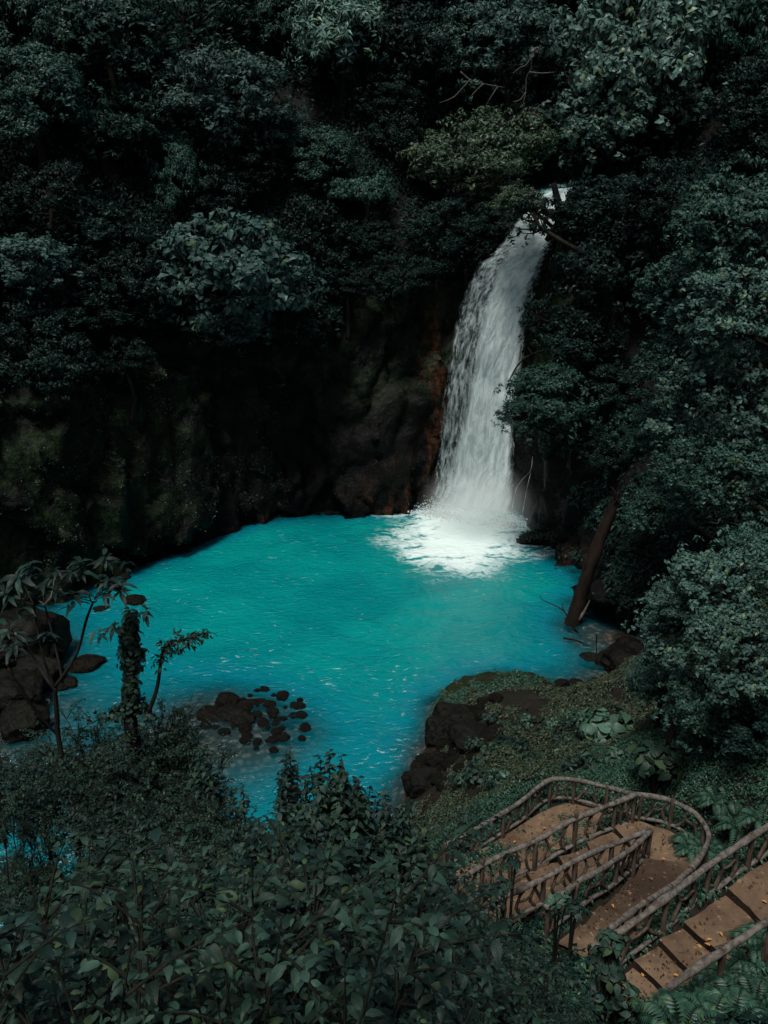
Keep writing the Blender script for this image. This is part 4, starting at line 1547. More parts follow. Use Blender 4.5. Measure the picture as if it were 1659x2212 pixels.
for x, y, r_, key, lab, Y, zz_ in FEATURE_Y:
    tree(x, y, r_, key, lab, Y=Y, zs_=zz_)

tree(1150, 478, 66, 'sparse', 'sparse black-looking leafy sprays hanging in front of the waterfall lip', Y=66.0, zs_=1.1)
tree(1120, 440, 60, 'olive', 'small olive crown draped over the left of the waterfall lip', Y=67.5, zs_=.8)
for x, y, r_, key, lab in [(1075, 492, 58, 'dark', 'dark bush clinging to the wall just left of the upper fall'), (1010, 540, 62, 'dark2', 'dim bush hanging on the wall left of the fall below the olive tree'), (940, 570, 66, 'dark', 'shadowed bush on the wall under the flat umbrella crown'), (860, 610, 75, 'dark2', 'dim bush on the wall right of the narrow-leaved bush'), (1335, 850, 75, 'dark', 'dark bush on the right bank behind the tree that overhangs the fall'), (1365, 935, 66, 'fine2', 'green bush on the right bank above the top of the log'), (1315, 985, 58, 'dark', 'shadowed bush on the right bank left of the top of the log'), (120, 800, 85, 'dark', 'dark bush hanging over the mossy left wall at the picture edge'), (270, 780, 66, 'dark2', 'dim bush at the upper rim of the mossy left wall'), (1390, 1180, 50, 'dark', 'dark bush beside the middle of the log'), (1360, 1290, 46, 'dark', 'dark bush at the water between log and pale bushy tree')]:
    tree(x, y, r_, key, lab, back=.3, zs_=.9)
# dim trees that fill the shade between them
gaps = [(620, 430, 90), (900, 230, 70), (330, 470, 80), (1560, 330, 60)]
bare = [(x, y) for x, y in ((0, 0),)]


def fill(x0, x1, y0, y1, step, rmin, rmax, keys, lab, grp, skip=None, zmin=8, Yr=None):
    x = x0
    j = 0
    for y in np.arange(y0, y1, step):
        for x in np.arange(x0, x1, step):
            px, py = x + random.uniform(-.45, .45) * step, y + random.uniform(-.45, .45) * step
            if any(math.hypot(px - f[0], py - f[1]) < f[2] * .85 + 25 for f in FEATURE + FEATURE_Y):
                continue
            if skip and skip(px, py):
                continue
            if any(math.hypot(px - a, py - b) < c * .8 for a, b, c in gaps):
                continue
            tree(px, py, random.uniform(rmin, rmax), random.choice(keys), lab, group=grp, zs_=random.uniform(.7, 1.1), back=random.uniform(.2, .5))


def wallline(x):
    return np.interp(x, [0, 250, 450, 700, 900, 1000, 1130, 1150, 1240, 1300, 1400, 1660], [700, 760, 700, 700, 560, 470, 400, 400, 560, 900, 1000, 1300])


fill(-40, 1120, -20, 760, 80, 55, 100, ['dark', 'dark2', 'dark', 'dark2'], 'dim tree darkened as if in the shade between brighter crowns left of the waterfall', 'dim trees on the slope left of the waterfall', skip=lambda a, b: b > wallline(a))
fill(1150, 1720, -20, 1260, 80, 55, 100, ['dark', 'dark2', 'dark'], 'dim tree darkened as if in the shade between brighter crowns right of the waterfall', 'dim trees on the slope right of the waterfall', skip=lambda a, b: b > wallline(a))


# ------------------------------------------------------------------ undergrowth on slopes (nobody could count it)
def scatter(name, lab, P, N, nl, L, W, droop, tpl, mt, seed, lift=.0):
    rs = np.random.default_rng(seed)
    V, Fa, uv = rosettes(P + N * lift, N, nl, L, W, droop, tpl, rs, spread=L * .5)
    return tag(link(name, make_mesh(name, V, Fa, M[mt])), lab, kind='stuff')


def sample_cliff(n, pred, seed):
    rs = np.random.default_rng(seed)
    q = CV[CF]
    c = q.mean(1)
    nn = nrm(np.cross(q[:, 1] - q[:, 0], q[:, 3] - q[:, 0]))
    ctr = np.array([0, 45, 30.])
    fl = np.sum(nn * (ctr - c), axis=1) < 0
    nn[fl] *= -1
    ar = np.linalg.norm(np.cross(q[:, 1] - q[:, 0], q[:, 3] - q[:, 0]), axis=1)
    w = ar * pred(c)
    i = rs.choice(len(c), n, p=w / w.sum())
    u, v = rs.uniform(0, 1, (2, n, 1))
    a = q[i]
    P = (a[:, 0] * (1 - u) + a[:, 1] * u) * (1 - v) + (a[:, 3] * (1 - u) + a[:, 2] * u) * v
    return P, nn[i]


hq = Hc[np.repeat(np.arange(NS - 1), len(zs) - 1)]
sq_ = ss_[np.repeat(np.arange(NS - 1), len(zs) - 1)]


def in_view(c):
    x, y, d = project(c)
    return (x > -120) & (x < 1780) & (y > -120) & (y < 1700)


P, N = sample_cliff(42000, lambda c: in_view(c) * (c[:, 2] > hq + .5) * smooth(-.25, .3, fbm(c, 4, 3, 60)), 1)
N = nrm(N + np.array([0, -.1, .7]))
scatter('undergrowth', 'dark undergrowth covering the forest floor of the slopes', P + N * rng.uniform(0, .6, (len(P), 1)), N, 6, .42, .19, .4, 'd2', 'leaf_dark', 2)  # dark leaf colour paints the gloom between the trees
P, N = sample_cliff(9000, lambda c: in_view(c) * (c[:, 2] < hq + 1) * (c[:, 2] > 1.2) * smooth(-.05, .35, fbm(c, 3, 3, 61) + .25 * smooth(4, 12, c[:, 2])) * (np.abs(sq_ - s_fall) > 5.5), 3)
N = nrm(N + np.array([0, -.1, .35]))
scatter('moss', 'small creeping plants and moss tufts clinging to the rock wall', P, N, 5, .20, .10, .7, 'd2', 'leaf_dark', 4)
P, N = sample_cliff(9000, lambda c: in_view(c) * (c[:, 0] < -6) * (c[:, 2] > 1.0) * (c[:, 2] < 15) * smooth(-.05, .3, fbm(c * np.array([1, 1, .5]), 2.2, 4, 67)), 13)
scatter('moss', 'yellowish green moss and small hanging plants on the left rock wall', P, nrm(N + np.array([0, 0, .3])), 4, .13, .08, .7, 'd2', 'leaf_olive', 14)
P, N = sample_cliff(3500, lambda c: in_view(c) * (c[:, 0] > 10) * (c[:, 1] < 62) * (c[:, 2] > .8) * (c[:, 2] < 12) * smooth(0, .3, fbm(c, 2.5, 3, 66)), 5)
scatter('undergrowth', 'ferns and creepers on the right bank', P, nrm(N + np.array([0, 0, .6])), 6, .35, .13, .5, 'd2', 'leaf_far', 6)


def sample_ground(n, pred, seed, box):
    rs = np.random.default_rng(seed)
    x, y = rs.uniform(box[0], box[1], n), rs.uniform(box[2], box[3], n)
    z = ground_z(x, y)
    e = .15
    nx = (ground_z(x + e, y, False) - ground_z(x - e, y, False)) / (2 * e)
    ny = (ground_z(x, y + e, False) - ground_z(x, y - e, False)) / (2 * e)
    P = np.stack([x, y, z], 1)
    N = nrm(np.stack([-nx, -ny, np.ones(n)], 1))
    dwalk = np.full(n, 9.0)
    for i in range(0, n, 4000):
        dwalk[i:i + 4000] = np.hypot(x[i:i + 4000, None] - walk_samples[None, :, 0], y[i:i + 4000, None] - walk_samples[None, :, 1]).min(1)
    k_ = rs.uniform(0, 1, n) < pred(P, dwalk)
    return P[k_], N[k_]


# creeping plants on the bank between the boulder and the stairway
P, N = sample_ground(52000, lambda p, d: smooth(.35, 1.3, p[:, 2]) * smooth(-.1, .12, fbm(p, 1.1, 3, 70) + .25 * smooth(1, 3, p[:, 2]) - .1) * (d > .6), 7, (1, 15, 24, 43))
scatter('ground_cover', 'olive creeping plants over the near bank', P + np.array([0, 0, 1]) * (rng.uniform(.02, 1, len(P)) * (.12 + .75 * np.clip(fbm(P, 1.3, 3, 73) + .15, 0, 1)))[:, None], nrm(N + np.array([0, 0, .4])), 7, .15, .07, .35, 'd2', 'leaf_cover', 8)
bpy.context.view_layer.update()
bv = np.array([BOULDER.matrix_world @ v.co for v in BOULDER.data.vertices])
bn_ = np.array([(BOULDER.matrix_world.to_3x3().inverted().transposed() @ v.normal).normalized() for v in BOULDER.data.vertices])
ok_ = (bn_[:, 2] > .05) & (bv[:, 2] > .25) & (fbm(bv, 1.3, 3, 93) + .4 * smooth(42, 39.5, bv[:, 1]) > .16)
ii = rng.choice(np.where(ok_)[0], 2600)
V, Fa, uv = rosettes(bv[ii] + rng.normal(0, .06, (2600, 3)) + bn_[ii] * .05, nrm(bn_[ii] + np.array([0, 0, .4])), 6, .13, .065, .4, 'd2', np.random.default_rng(94), spread=.06)
o = link('moss', make_mesh('moss', V, Fa, M['leaf_path']), BOULDER)
o.matrix_parent_inverse = BOULDER.matrix_world.inverted()
o['kind'] = 'stuff'
# ferny growth round the stairway
P, N = sample_ground(52000, lambda p, d: (d > .24) * smooth(-.8, -.3, fbm(p, 1.2, 3, 71)), 9, (1.5, 14, 6, 27))
hgt = (.06 + .42 * np.clip(fbm(P, 1.0, 3, 72) + .35, 0, 1))
scatter('undergrowth', 'ferny green undergrowth round the stairway', P + np.array([0, 0, 1]) * (rng.uniform(.0, 1, (len(P), 1)) * hgt[:, None]), nrm(N + np.array([0, 0, .3])), 7, .13, .052, .45, 'm4', 'leaf_path', 10)
P, N = sample_ground(16000, lambda p, d: (d > .6) * 1.0, 11, (-14, 5, 1, 22))
scatter('undergrowth', 'shaded low growth on the near slope', P + np.array([0, 0, 1]) * rng.uniform(.05, .5, (len(P), 1)), nrm(N + np.array([0, 0, .5])), 6, .2, .1, .4, 'm4', 'leaf_dark', 12)


# ------------------------------------------------------------------ shrubs in the foreground
def shrub_geo(seed, h_=2.4, stems=12, L=.16, W=.11, tpl='near', spread=.6, twigs=8, per=14, droop=.35):
    rs = np.random.default_rng(seed)
    mb = MB()
    Ps, Ds, Ns, Ls = [], [], [], []
    for s in range(stems):
        a = rs.uniform(0, 6.28)
        lean = rs.uniform(.1, 1) * spread
        hh_ = h_ * rs.uniform(.7, 1.05) * (1 - .2 * lean)
        tip = np.array([math.cos(a) * lean * h_ * .75, math.sin(a) * lean * h_ * .75, hh_])
        cv = spline([np.array([math.cos(a), math.sin(a), 0]) * .06, tip * np.array([.35, .35, .5]) + rs.normal(0, .05, 3), tip], 12)
        mb.tube(cv, np.linspace(.014, .004, 12), 5, False)
        curves = [(cv, per * 2)]
        for t_ in range(twigs):
            i = rs.integers(4, 11)
            b_ = a + rs.normal(0, 1.3)
            l_ = rs.uniform(.25, .6) * h_ * .4
            e_ = cv[i] + np.array([math.cos(b_) * l_, math.sin(b_) * l_, l_ * rs.uniform(.1, .7)])
            tv = spline([cv[i], (cv[i] + e_) / 2 + np.array([0, 0, .04]), e_], 7)
            mb.tube(tv, np.linspace(.010, .003, 7), 4, False)
            curves.append((tv, per))
        for cvv, n_ in curves:
            tt = np.linspace(.2, 1, n_) + rs.normal(0, .03, n_)
            tt = np.clip(tt, .1, 1)
            idx = tt * (len(cvv) - 1)
            i0 = np.minimum(idx.astype(int), len(cvv) - 2)
            f = (idx - i0)[:, None]
            p = cvv[i0] * (1 - f) + cvv[i0 + 1] * f
            T_ = nrm(cvv[i0 + 1] - cvv[i0])
            az = np.arange(n_) * 2.4 + rs.uniform(0, 6)
            d = np.stack([np.cos(az), np.sin(az), rs.normal(-droop, .25, n_)], 1) + T_ * .3
            out_ = nrm(p * np.array([1, 1, 0]) + 1e-3)
            d = nrm(d + out_ * .35)
            Ps.append(p)
            Ds.append(d)
            Ns.append(nrm(np.stack([d[:, 0] * .3, d[:, 1] * .3, np.ones(n_)], 1) + rs.normal(0, .22, (n_, 3))))
            Ls.append(rs.uniform(.55, 1.15, n_) * (1 - .45 * smooth(.75, 1.0, tt)))
    P, D, N, S = map(np.concatenate, (Ps, Ds, Ns, Ls))
    P = P + D * L * .15
    return mb, leaves(P, D, N, L * S, W * S, tpl)


SHRUB = []
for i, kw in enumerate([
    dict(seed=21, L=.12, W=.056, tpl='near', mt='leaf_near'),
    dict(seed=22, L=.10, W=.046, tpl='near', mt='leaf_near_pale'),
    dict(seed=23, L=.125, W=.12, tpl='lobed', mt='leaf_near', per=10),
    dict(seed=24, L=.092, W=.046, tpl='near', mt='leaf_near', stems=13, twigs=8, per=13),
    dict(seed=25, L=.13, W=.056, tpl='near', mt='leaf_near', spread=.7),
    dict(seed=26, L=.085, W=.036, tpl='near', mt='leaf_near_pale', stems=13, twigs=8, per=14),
]):
    mt = kw.pop('mt')
    mb, (V, Fa, uv) = shrub_geo(**kw)
    SHRUB.append((mb.mesh('stem', M['stem']), make_mesh('foliage', V, Fa, M[mt], True, uv)))


def shrub(p, s, i, label, group=None, sz=1.0, name='broadleaf_shrub'):
    e = empty(name, p, label, 'shrub', group)
    rz = random.uniform(0, 6.28)
    for nm, me in zip(('stem', 'foliage'), SHRUB[i]):
        o = link(nm, me, e)
        o.scale = (s, s, s * sz)
        o.rotation_euler = (0, 0, rz)
    return e


BX = [-200, 0, 60, 150, 220, 300, 380, 430, 455, 480, 530, 560, 610, 650, 690, 720, 750, 775, 800, 860, 930, 980, 1040, 1100, 1180, 1260, 1320, 1345, 1400, 1900]
BY = [1560, 1560, 1560, 1520, 1500, 1495, 1510, 1560, 1640, 1730, 1775, 1745, 1715, 1745, 1715, 1665, 1690, 1785, 1795, 1760, 1800, 1880, 1940, 1985, 2035, 2090, 2140, 2230, 2400, 2600]


def bound(x):
    return np.interp(x, BX, BY)


def bound_near(x):
    return max(bound(x), np.interp(x, [0, 190, 300, 500, 650, 660], [2050, 2020, 1910, 1800, 1690, 0]))


placed = []
tries = 0
nsh = 0
while tries < 9000 and nsh < 210:
    tries += 1
    if nsh < 95:
        x, y = random.uniform(-5, 3.6), random.uniform(1.6, 8)
        mind = .4
    else:
        x, y = random.uniform(-11, 2.5), random.uniform(6.5, 17)
        mind = .62
    if any(math.hypot(x - a, y - b) < mind for a, b in placed):
        continue
    if np.hypot(walk_samples[:, 0] - x, walk_samples[:, 1] - y).min() < 1.0:
        continue
    z = ground_z([x], [y])[0]
    if z < .3:
        continue
    px, py, dp = project((x, y, z + 1.0))
    if dp[0] < 1.8 or px[0] < -200 or px[0] > 1500 or py[0] > 3100:
        continue
    # tallest scale that keeps the top under the outline of the mass
    q_, q0_ = project((x, y, z + 1.9)), project((x, y, z + .3))
    if q_[0][0] < 200 and q_[1][0] < 2020 and q0_[1][0] > 1800:
        continue
    s = None
    for s_ in (1.25, 1.1, .95, .8, .65, .5, .38):
        hh_ = 2.4 * s_
        ok = True
        for dx, dz in ((0, hh_), (-1.1 * s_, hh_ * .9), (1.1 * s_, hh_ * .9)):
            q = project((x + dx, y, z + dz))
            if q[1][0] < (bound_near if math.hypot(x, y) < 8.5 else bound)(q[0][0]) + 4 or q[2][0] < 1.3:
                ok = False
                break
        if ok:
            s = s_
            break
    if s is None:
        continue
    placed.append((x, y))
    dist = math.hypot(x, y)
    if dist < 8.5:
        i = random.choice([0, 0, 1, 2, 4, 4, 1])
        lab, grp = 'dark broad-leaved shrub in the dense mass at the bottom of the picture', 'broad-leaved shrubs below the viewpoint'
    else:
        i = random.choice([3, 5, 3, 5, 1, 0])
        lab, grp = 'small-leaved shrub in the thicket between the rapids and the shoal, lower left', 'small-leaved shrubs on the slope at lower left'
    shrub((x, y, z), s, i, lab, grp)
    nsh += 1


def top_shrub(x, y, Y, s, i, lab, sz=1.0, grp=None):
    p = at_y(x, y, Y)
    g = ground_z([p[0]], [p[1]])[0]
    hh_ = 2.4 * s * sz
    e = shrub((p[0], p[1], p[2] - hh_), s, i, lab, grp, sz=sz)
    if p[2] - hh_ > g + .05:  # long bare stems down to the slope
        mb = MB()
        for q in range(1):
            bend = np.array([random.uniform(-.5, .5), random.uniform(-.2, .2), 0])
            o_ = np.array([random.uniform(-.1, .1), random.uniform(-.1, .1), 0])
            mb.tube(spline([o_ + np.array([0, 0, .4]), o_ * 2 + bend + np.array([0, 0, (g - (p[2] - hh_)) * .3]), bend * -.4 + np.array([0, 0, (g - (p[2] - hh_)) * .65]), o_ * 3 + np.array([0, 0, g - (p[2] - hh_) - .2])], 8), np.linspace(.010, .02, 8), 5)
        link('stem', mb.mesh('stem', M['stem']), e)


# ------------------------------------------------------------------ the plants that can be told apart at the left
def b3(x, y):
    return (x * .2916, 1175 + y * .2916)


ceY = 12.6
ce = empty('umbrella_leaved_tree', (*at_y(*b3(460, 1570), ceY)[:2], ground_z(*[[v] for v in at_y(*b3(460, 1570), ceY)[:2]])[0]), 'slender forked tree with umbrella-like palmate leaves over the rapids at the left', 'tree')
inv = Matrix.Translation(-ce.location)


def cpart(nm, me):
    o = link(nm, me, ce)
    o.matrix_parent_inverse = inv
    return o


tb = np.array(ce.location) - np.array([0, 0, .2])
tr_ = spline([tb, (tb + at_y(*b3(470, 1600), ceY)) / 2 + np.array([.15, 0, 0]), at_y(*b3(455, 1560), ceY), at_y(*b3(425, 1300), ceY), at_y(*b3(405, 1060), ceY)], 30)
cpart('trunk', MB().tube(tr_, np.linspace(.055, .036, 30), 8, True, .1).mesh('trunk', M['bark']))
limbs = [
    ([(405, 1060), (500, 930), (580, 780), (640, 560), (690, 430)], 'bark', .04, 0), ([(690, 430), (720, 400), (775, 110)], 'bark', .018, .1), ([(690, 430), (665, 400), (600, 160)], 'bark', .016, -.1), ([(700, 410), (860, 300)], 'bark', .014, -.2), ([(690, 430), (560, 390)], 'bark', .014, -.2), ([(700, 410), (800, 250), (930, 150)], 'bark', .014, .2),
    ([(405, 1080), (330, 980), (200, 760), (110, 660)], 'bark_pale', .034, -.3), ([(110, 660), (60, 620)], 'bark_pale', .014, -.3),
    ([(400, 1060), (330, 870), (290, 700), (250, 450)], 'bark', .030, .3), ([(250, 450), (150, 250)], 'bark', .014, .3), ([(250, 450), (150, 420)], 'bark', .014, .2),
    ([(470, 1060), (430, 850), (370, 600), (330, 450)], 'bark', .030, .5), ([(330, 450), (265, 405)], 'bark_pale', .016, .5), ([(330, 450), (380, 380), (410, 210)], 'bark_pale', .016, .5), ([(330, 450), (310, 310)], 'bark', .012, .4),
    ([(430, 1420), (310, 1290), (180, 1110), (60, 920)], 'bark', .03, -.4), ([(60, 920), (100, 740)], 'bark', .014, -.4),
]
for pts, mt, r0, dy in limbs:
    cv = spline([at_y(*b3(*p), ceY + dy * (j / max(1, len(pts) - 1))) for j, p in enumerate(pts)], 5 * len(pts))
    cpart('branch', MB().tube(cv, np.linspace(r0 * .8, r0 * .45, len(cv)), 7, True, .1).mesh('branch', M[mt]))
rs = np.random.default_rng(5)
for (x, y, rad, dy) in [(140, 235, 130, .3), (40, 360, 110, .1), (150, 420, 120, .2), (410, 205, 90, .5), (320, 300, 130, .4), (400, 340, 100, .3), (600, 150, 125, -.1), (770, 95, 125, .1), (930, 150, 90, .2), (800, 260, 140, .0), (560, 385, 130, -.2), (760, 350, 110, -.1), (880, 305, 120, -.2), (60, 615, 120, -.3), (100, 740, 130, -.4), (340, 660, 90, .2), (220, 155, 100, .4), (520, 210, 80, .2)]:
    c = at_y(*b3(x, y), ceY + dy)
    r_ = rad * 1.02 * .2916 * np.linalg.norm(c - np.array([0, 0, CAMZ])) / F
    tilt = nrm(np.array([rs.normal(0, .25), rs.normal(-.15, .2), 1.0]))
    V, Fa, uv = rosettes(c[None], tilt[None], 10, r_ * 1.15, r_ * .33, .10, 'near', rs, jit=.08)
    cpart('leaf', make_mesh('leaf', V, Fa, M['leaf_near'], True, uv))

# vine-covered stump tree
vY = 13.2
vb = at_y(*b3(960, 1100), vY)
vt = empty('vine_clad_tree', (vb[0], vb[1], ground_z([vb[0]], [vb[1]])[0]), 'broken tree column wrapped in climbing vines with one leafy side branch, lower left', 'tree')
inv = Matrix.Translation(-vt.location)


def vpart(nm, me):
    o = link(nm, me, vt)
    o.matrix_parent_inverse = inv
    return o


tp = spline([np.array(vt.location), at_y(*b3(975, 1400), vY), at_y(*b3(960, 1100), vY), at_y(*b3(965, 800), vY), at_y(*b3(975, 540), vY)], 30)
vpart('trunk', MB().tube(tp, np.linspace(.14, .07, 30), 8, True, .15).mesh('trunk', M['bark']))
sb = spline([at_y(*b3(1100, 1250), vY), at_y(*b3(1165, 1060), vY), at_y(*b3(1220, 760), vY), at_y(*b3(1350, 710), vY), at_y(*b3(1530, 660), vY)], 24)
vpart('branch', MB().tube(sb, np.linspace(.04, .012, 24), 7).mesh('branch', M['bark']))
sp2 = spline([at_y(*b3(960, 700), vY), at_y(*b3(870, 640), vY), at_y(*b3(840, 600), vY)], 8)
vpart('branch', MB().tube(sp2, np.linspace(.03, .012, 8), 6).mesh('branch', M['bark']))
n = 620
t_ = rs.uniform(0, 1, n)
cx = np.interp(t_, [0, .5, .8, 1], [970, 965, 960, 975])
cy_ = 1240 - 730 * t_
wid = np.interp(t_, [0, .15, .35, .6, .8, 1], [150, 80, 42, 62, 60, 22])
a = rs.uniform(0, 6.28, n)
pp_ = np.array([at_y(*b3(u_, v_), vY) for u_, v_ in zip(cx, cy_)])
scl = np.linalg.norm(vb - np.array([0, 0, CAMZ])) / F * .2916
rr_ = wid * scl * np.sqrt(rs.uniform(.35, 1.1, n))
dirs = np.stack([np.cos(a), np.sin(a), np.zeros(n)], 1)
rr_ = rr_ * (1 + 1.0 * vnoise(np.stack([t_ * 8, np.cos(a), np.sin(a)], 1), 77))
P = pp_ + dirs * rr_[:, None]
V, Fa, uv = rosettes(P, nrm(dirs * .8 + np.array([0, 0, .7])), 3, .125, .075, .7, 'near', rs, spread=.06)
vpart('vine_leaves', make_mesh('vine_leaves', V, Fa, M['leaf_near_pale'], True, uv))
idx = rs.integers(9, 24, 60)
P = sb[idx] + rs.normal(0, .07, (60, 3))
V, Fa, uv = rosettes(P, nrm(rs.normal(0, .4, (60, 3)) + np.array([0, 0, 1])), 5, .11, .045, .55, 'near', rs, spread=.06)
vpart('foliage', make_mesh('foliage', V, Fa, M['leaf_near_pale'], True, uv))
P = np.array([at_y(*b3(840, 600), vY), at_y(*b3(720, 660), vY - .1), at_y(*b3(1080, 490), vY), at_y(*b3(960, 500), vY)])
V, Fa, uv = rosettes(P, nrm(np.array([[-.3, -.2, 1.], [-.4, -.2, 1], [.3, -.2, 1], [0, -.2, 1]])), 8, .24, .085, .35, 'near', rs, jit=.1)
vpart('foliage', make_mesh('foliage', V, Fa, M['leaf_near_pale'], True, uv))

for px, py, Yq, s_ in [(20, 1850, 11.5, .42), (75, 1905, 10.8, .40), (130, 1860, 11.2, .45), (180, 1900, 10.2, .42), (45, 1960, 9.2, .40), (150, 1965, 9.0, .42), (215, 1850, 10.6, .5), (55, 1875, 10.4, .45), (105, 1930, 9.8, .42), (5, 1915, 9.8, .42), (10, 1815, 11.6, .5), (40, 1830, 11.2, .5), (75, 1850, 10.8, .5), (-10, 1850, 10.8, .5), (25, 1870, 10.2, .45), (110, 1880, 10.4, .45), (165, 1840, 11.0, .45), (90, 1845, 11.6, .4), (480, 1735, 9.4, .7), (505, 1772, 9.0, .7), (462, 1700, 9.8, .7)]:
    top_shrub(px, py, Yq, s_, random.choice([3, 1, 5]), *(('thin low shrub with the turquoise rapids glimpsed through its leaves, lower left', 1.0, 'thin shrubs before the rapids at lower left') if px < 300 else ('small-leaved shrub in the thicket between the rapids and the shoal, lower left', 1.0, 'small-leaved shrubs on the slope at lower left')))
trk = 0
thick = []
while len(thick) < 62 and trk < 4000:
    trk += 1
    px, py = random.uniform(-60, 520), random.uniform(1500, 1960)
    if py < bound(px) + 12 or (px > 440 and py < 1790) or (px < 190 and py > 1770):
        continue
    if any(math.hypot(px - a, (py - b) * 1.2) < 40 for a, b in thick):
        continue
    Yq = float(np.interp(py, [1500, 1960], [14.0, 8.2])) + random.uniform(-1.3, 1.3)
    thick.append((px, py))
    s_ = random.uniform(.7, 1.1)
    if px < 240:
        s_ = max(.25, min(s_, (random.uniform(1800, 1900) - py) / 1916 * Yq * 1.2 / 2.4))
    top_shrub(px, py, Yq, s_, random.choice([3, 5, 3, 1, 0, 1]), 'small-leaved shrub in the thicket between the rapids and the shoal, lower left', grp='small-leaved shrubs on the slope at lower left')
# two tall pointed shrubs against the water, heart-leaved plant, and a few singled-out plants
def spire(x, y, Y, lab, h_=2.0, L=.16, seed=0, mt='leaf_near', side=4):
    # upright shrub, leaves in crossed pairs getting smaller towards a pointed tip
    rs_ = np.random.default_rng(seed)
    p = at_y(x, y, Y)
    g = ground_z([p[0]], [p[1]])[0]
    b = np.array([p[0], p[1], min(g, p[2] - h_)])
    e = empty('pointed_shrub', b, lab, 'shrub')
    H = p[2] - b[2]
    mb = MB()
    Ps, Ds, Ls = [], [], []
    for q in range(side + 1):
        a = rs_.uniform(0, 6.28)
        off = np.zeros(3) if q == 0 else np.array([math.cos(a), math.sin(a), 0]) * rs_.uniform(.04, .10)
        dn_ = rs_.uniform(.06, .55)
        off = off * (1 + dn_ * 8)
        top = H if q == 0 else H - dn_
        cv = spline([np.zeros(3), off * .6 + np.array([0, 0, top - h_ * .6]), off + np.array([0, 0, top])], 30)
        mb.tube(cv, np.linspace(.02, .003, 30), 5, False)
        zt = top
        w_ = 0.0
        a2 = rs_.uniform(0, 6)
        while w_ < h_ * (1 if q == 0 else .7):
            f = (top - w_) / top
            pt = np.array([np.interp(f * 29, np.arange(30), cv[:, k_]) for k_ in range(3)])
            pt[2] = top - w_
            for t2 in (0, math.pi):
                if rs_.random() < .15:
                    continue
                dz = rs_.normal(-.30, .38)
                Ps.append(pt)
                Ds.append((math.cos(a2 + t2), math.sin(a2 + t2), dz))
                Ls.append(L * 1.15 * min(1, .4 + w_ * 1.1) * rs_.uniform(.6, 1.25))
            a2 += 1.57 + rs_.normal(0, .6)
            w_ += (.036 + .03 * min(1, w_)) * rs_.uniform(.6, 1.4)
    P, D, Ln = np.array(Ps), nrm(np.array(Ds)), np.array(Ls)
    V, Fa, uv = leaves(P, D, np.array([0, 0, 1.]) + rs_.normal(0, .2, P.shape), Ln, Ln * .5, 'near')
    link('stem', mb.mesh('stem', M['stem']), e)
    link('foliage', make_mesh('foliage', V, Fa, M[mt], True, uv), e)
    return e


spire(711, 1624, 7.4, 'tall pointed shrub rising highest against the water, bottom centre', seed=1, side=12)
spire(626, 1612, 7.9, 'thin pointed shrub with a bare tip left of the tallest one against the water', L=.14, seed=2, side=10)
spire(658, 1678, 7.6, 'short pointed shrub between the two tall ones', h_=1.6, L=.13, seed=3, side=4)
spire(524, 1694, 8.4, 'slim pointed shrub standing alone at the left end of the central mass', h_=1.5, L=.13, seed=4, side=3)
spire(690, 1690, 7.1, 'bushy pointed shrub just in front of the two tall ones', h_=1.8, seed=5, side=8, mt='leaf_near_pale')
spire(745, 1668, 7.2, 'pointed shrub on the right shoulder of the tallest one', h_=1.6, seed=6, side=6)
spire(832, 1700, 7.2, 'pointed shrub tip in front of the water near the left end of the railings', seed=7, side=6)
spire(870, 1745, 7.0, 'bushy pointed shrub before the bend of the bank', seed=8, side=8, mt='leaf_near_pale')
spire(430, 1620, 10.2, 'small pointed shrub beside the shoal, left of the central mass', h_=1.8, seed=9, side=6)
for i in range(14):
    x = random.uniform(545, 800)
    spire(x, max(bound(x), 1660) + random.uniform(8, 70), random.uniform(6.6, 8.0), 'bushy pointed shrub in the cluster of peaks at bottom centre, below the tall ones', h_=1.8, L=.15, seed=30 + i, side=9, mt=random.choice(['leaf_near', 'leaf_near_pale']))['group'] = 'pointed shrubs at bottom centre'
top_shrub(935, 1790, 7.6, .85, 0, 'broad-leaved shrub before the left end of the railings', 1.0)


def plant(x, y, Y, rpx, n_, nl, L, W, mt, lab, name, cat='plant', droop=.45, seed=0, tpl='near', flat=.7):
    rs_ = np.random.default_rng(seed)
    hq_ = hit((0, 0, CAMZ), ray(x, y))
    if Y > 20 and hq_:
        Y = min(Y, hq_[0].y - .9)
    c = at_y(x, y, Y)
    r_ = rpx * np.linalg.norm(c - np.array([0, 0, CAMZ])) / F
    g = min(floor_z(c[0], c[1], c[2] + 1), c[2] - .2)
    e = empty(name, (c[0], c[1], g), lab, cat)
    d = nrm(rs_.normal(0, 1, (n_, 3)))
    d[:, 2] = np.abs(d[:, 2]) - .25
    C = np.array([0, 0, c[2] - g]) + d * r_ * np.array([1, 1, flat]) * rs_.uniform(.5, 1, (n_, 1))
    mb = MB()
    for q in C[:: max(1, n_ // 10)]:
        mb.tube(spline([np.zeros(3), q * np.array([.4, .4, .6]), q], 8), np.linspace(.03, .008, 8), 5)
    link('stem', mb.mesh('stem', M['stem']), e)
    V, Fa, uv = rosettes(C, nrm(d + np.array([0, -.25, .9])), nl, L, W, droop, tpl, rs_, spread=L * .4)
    link('foliage', make_mesh('foliage', V, Fa, M[mt], True, uv), e)
    return e


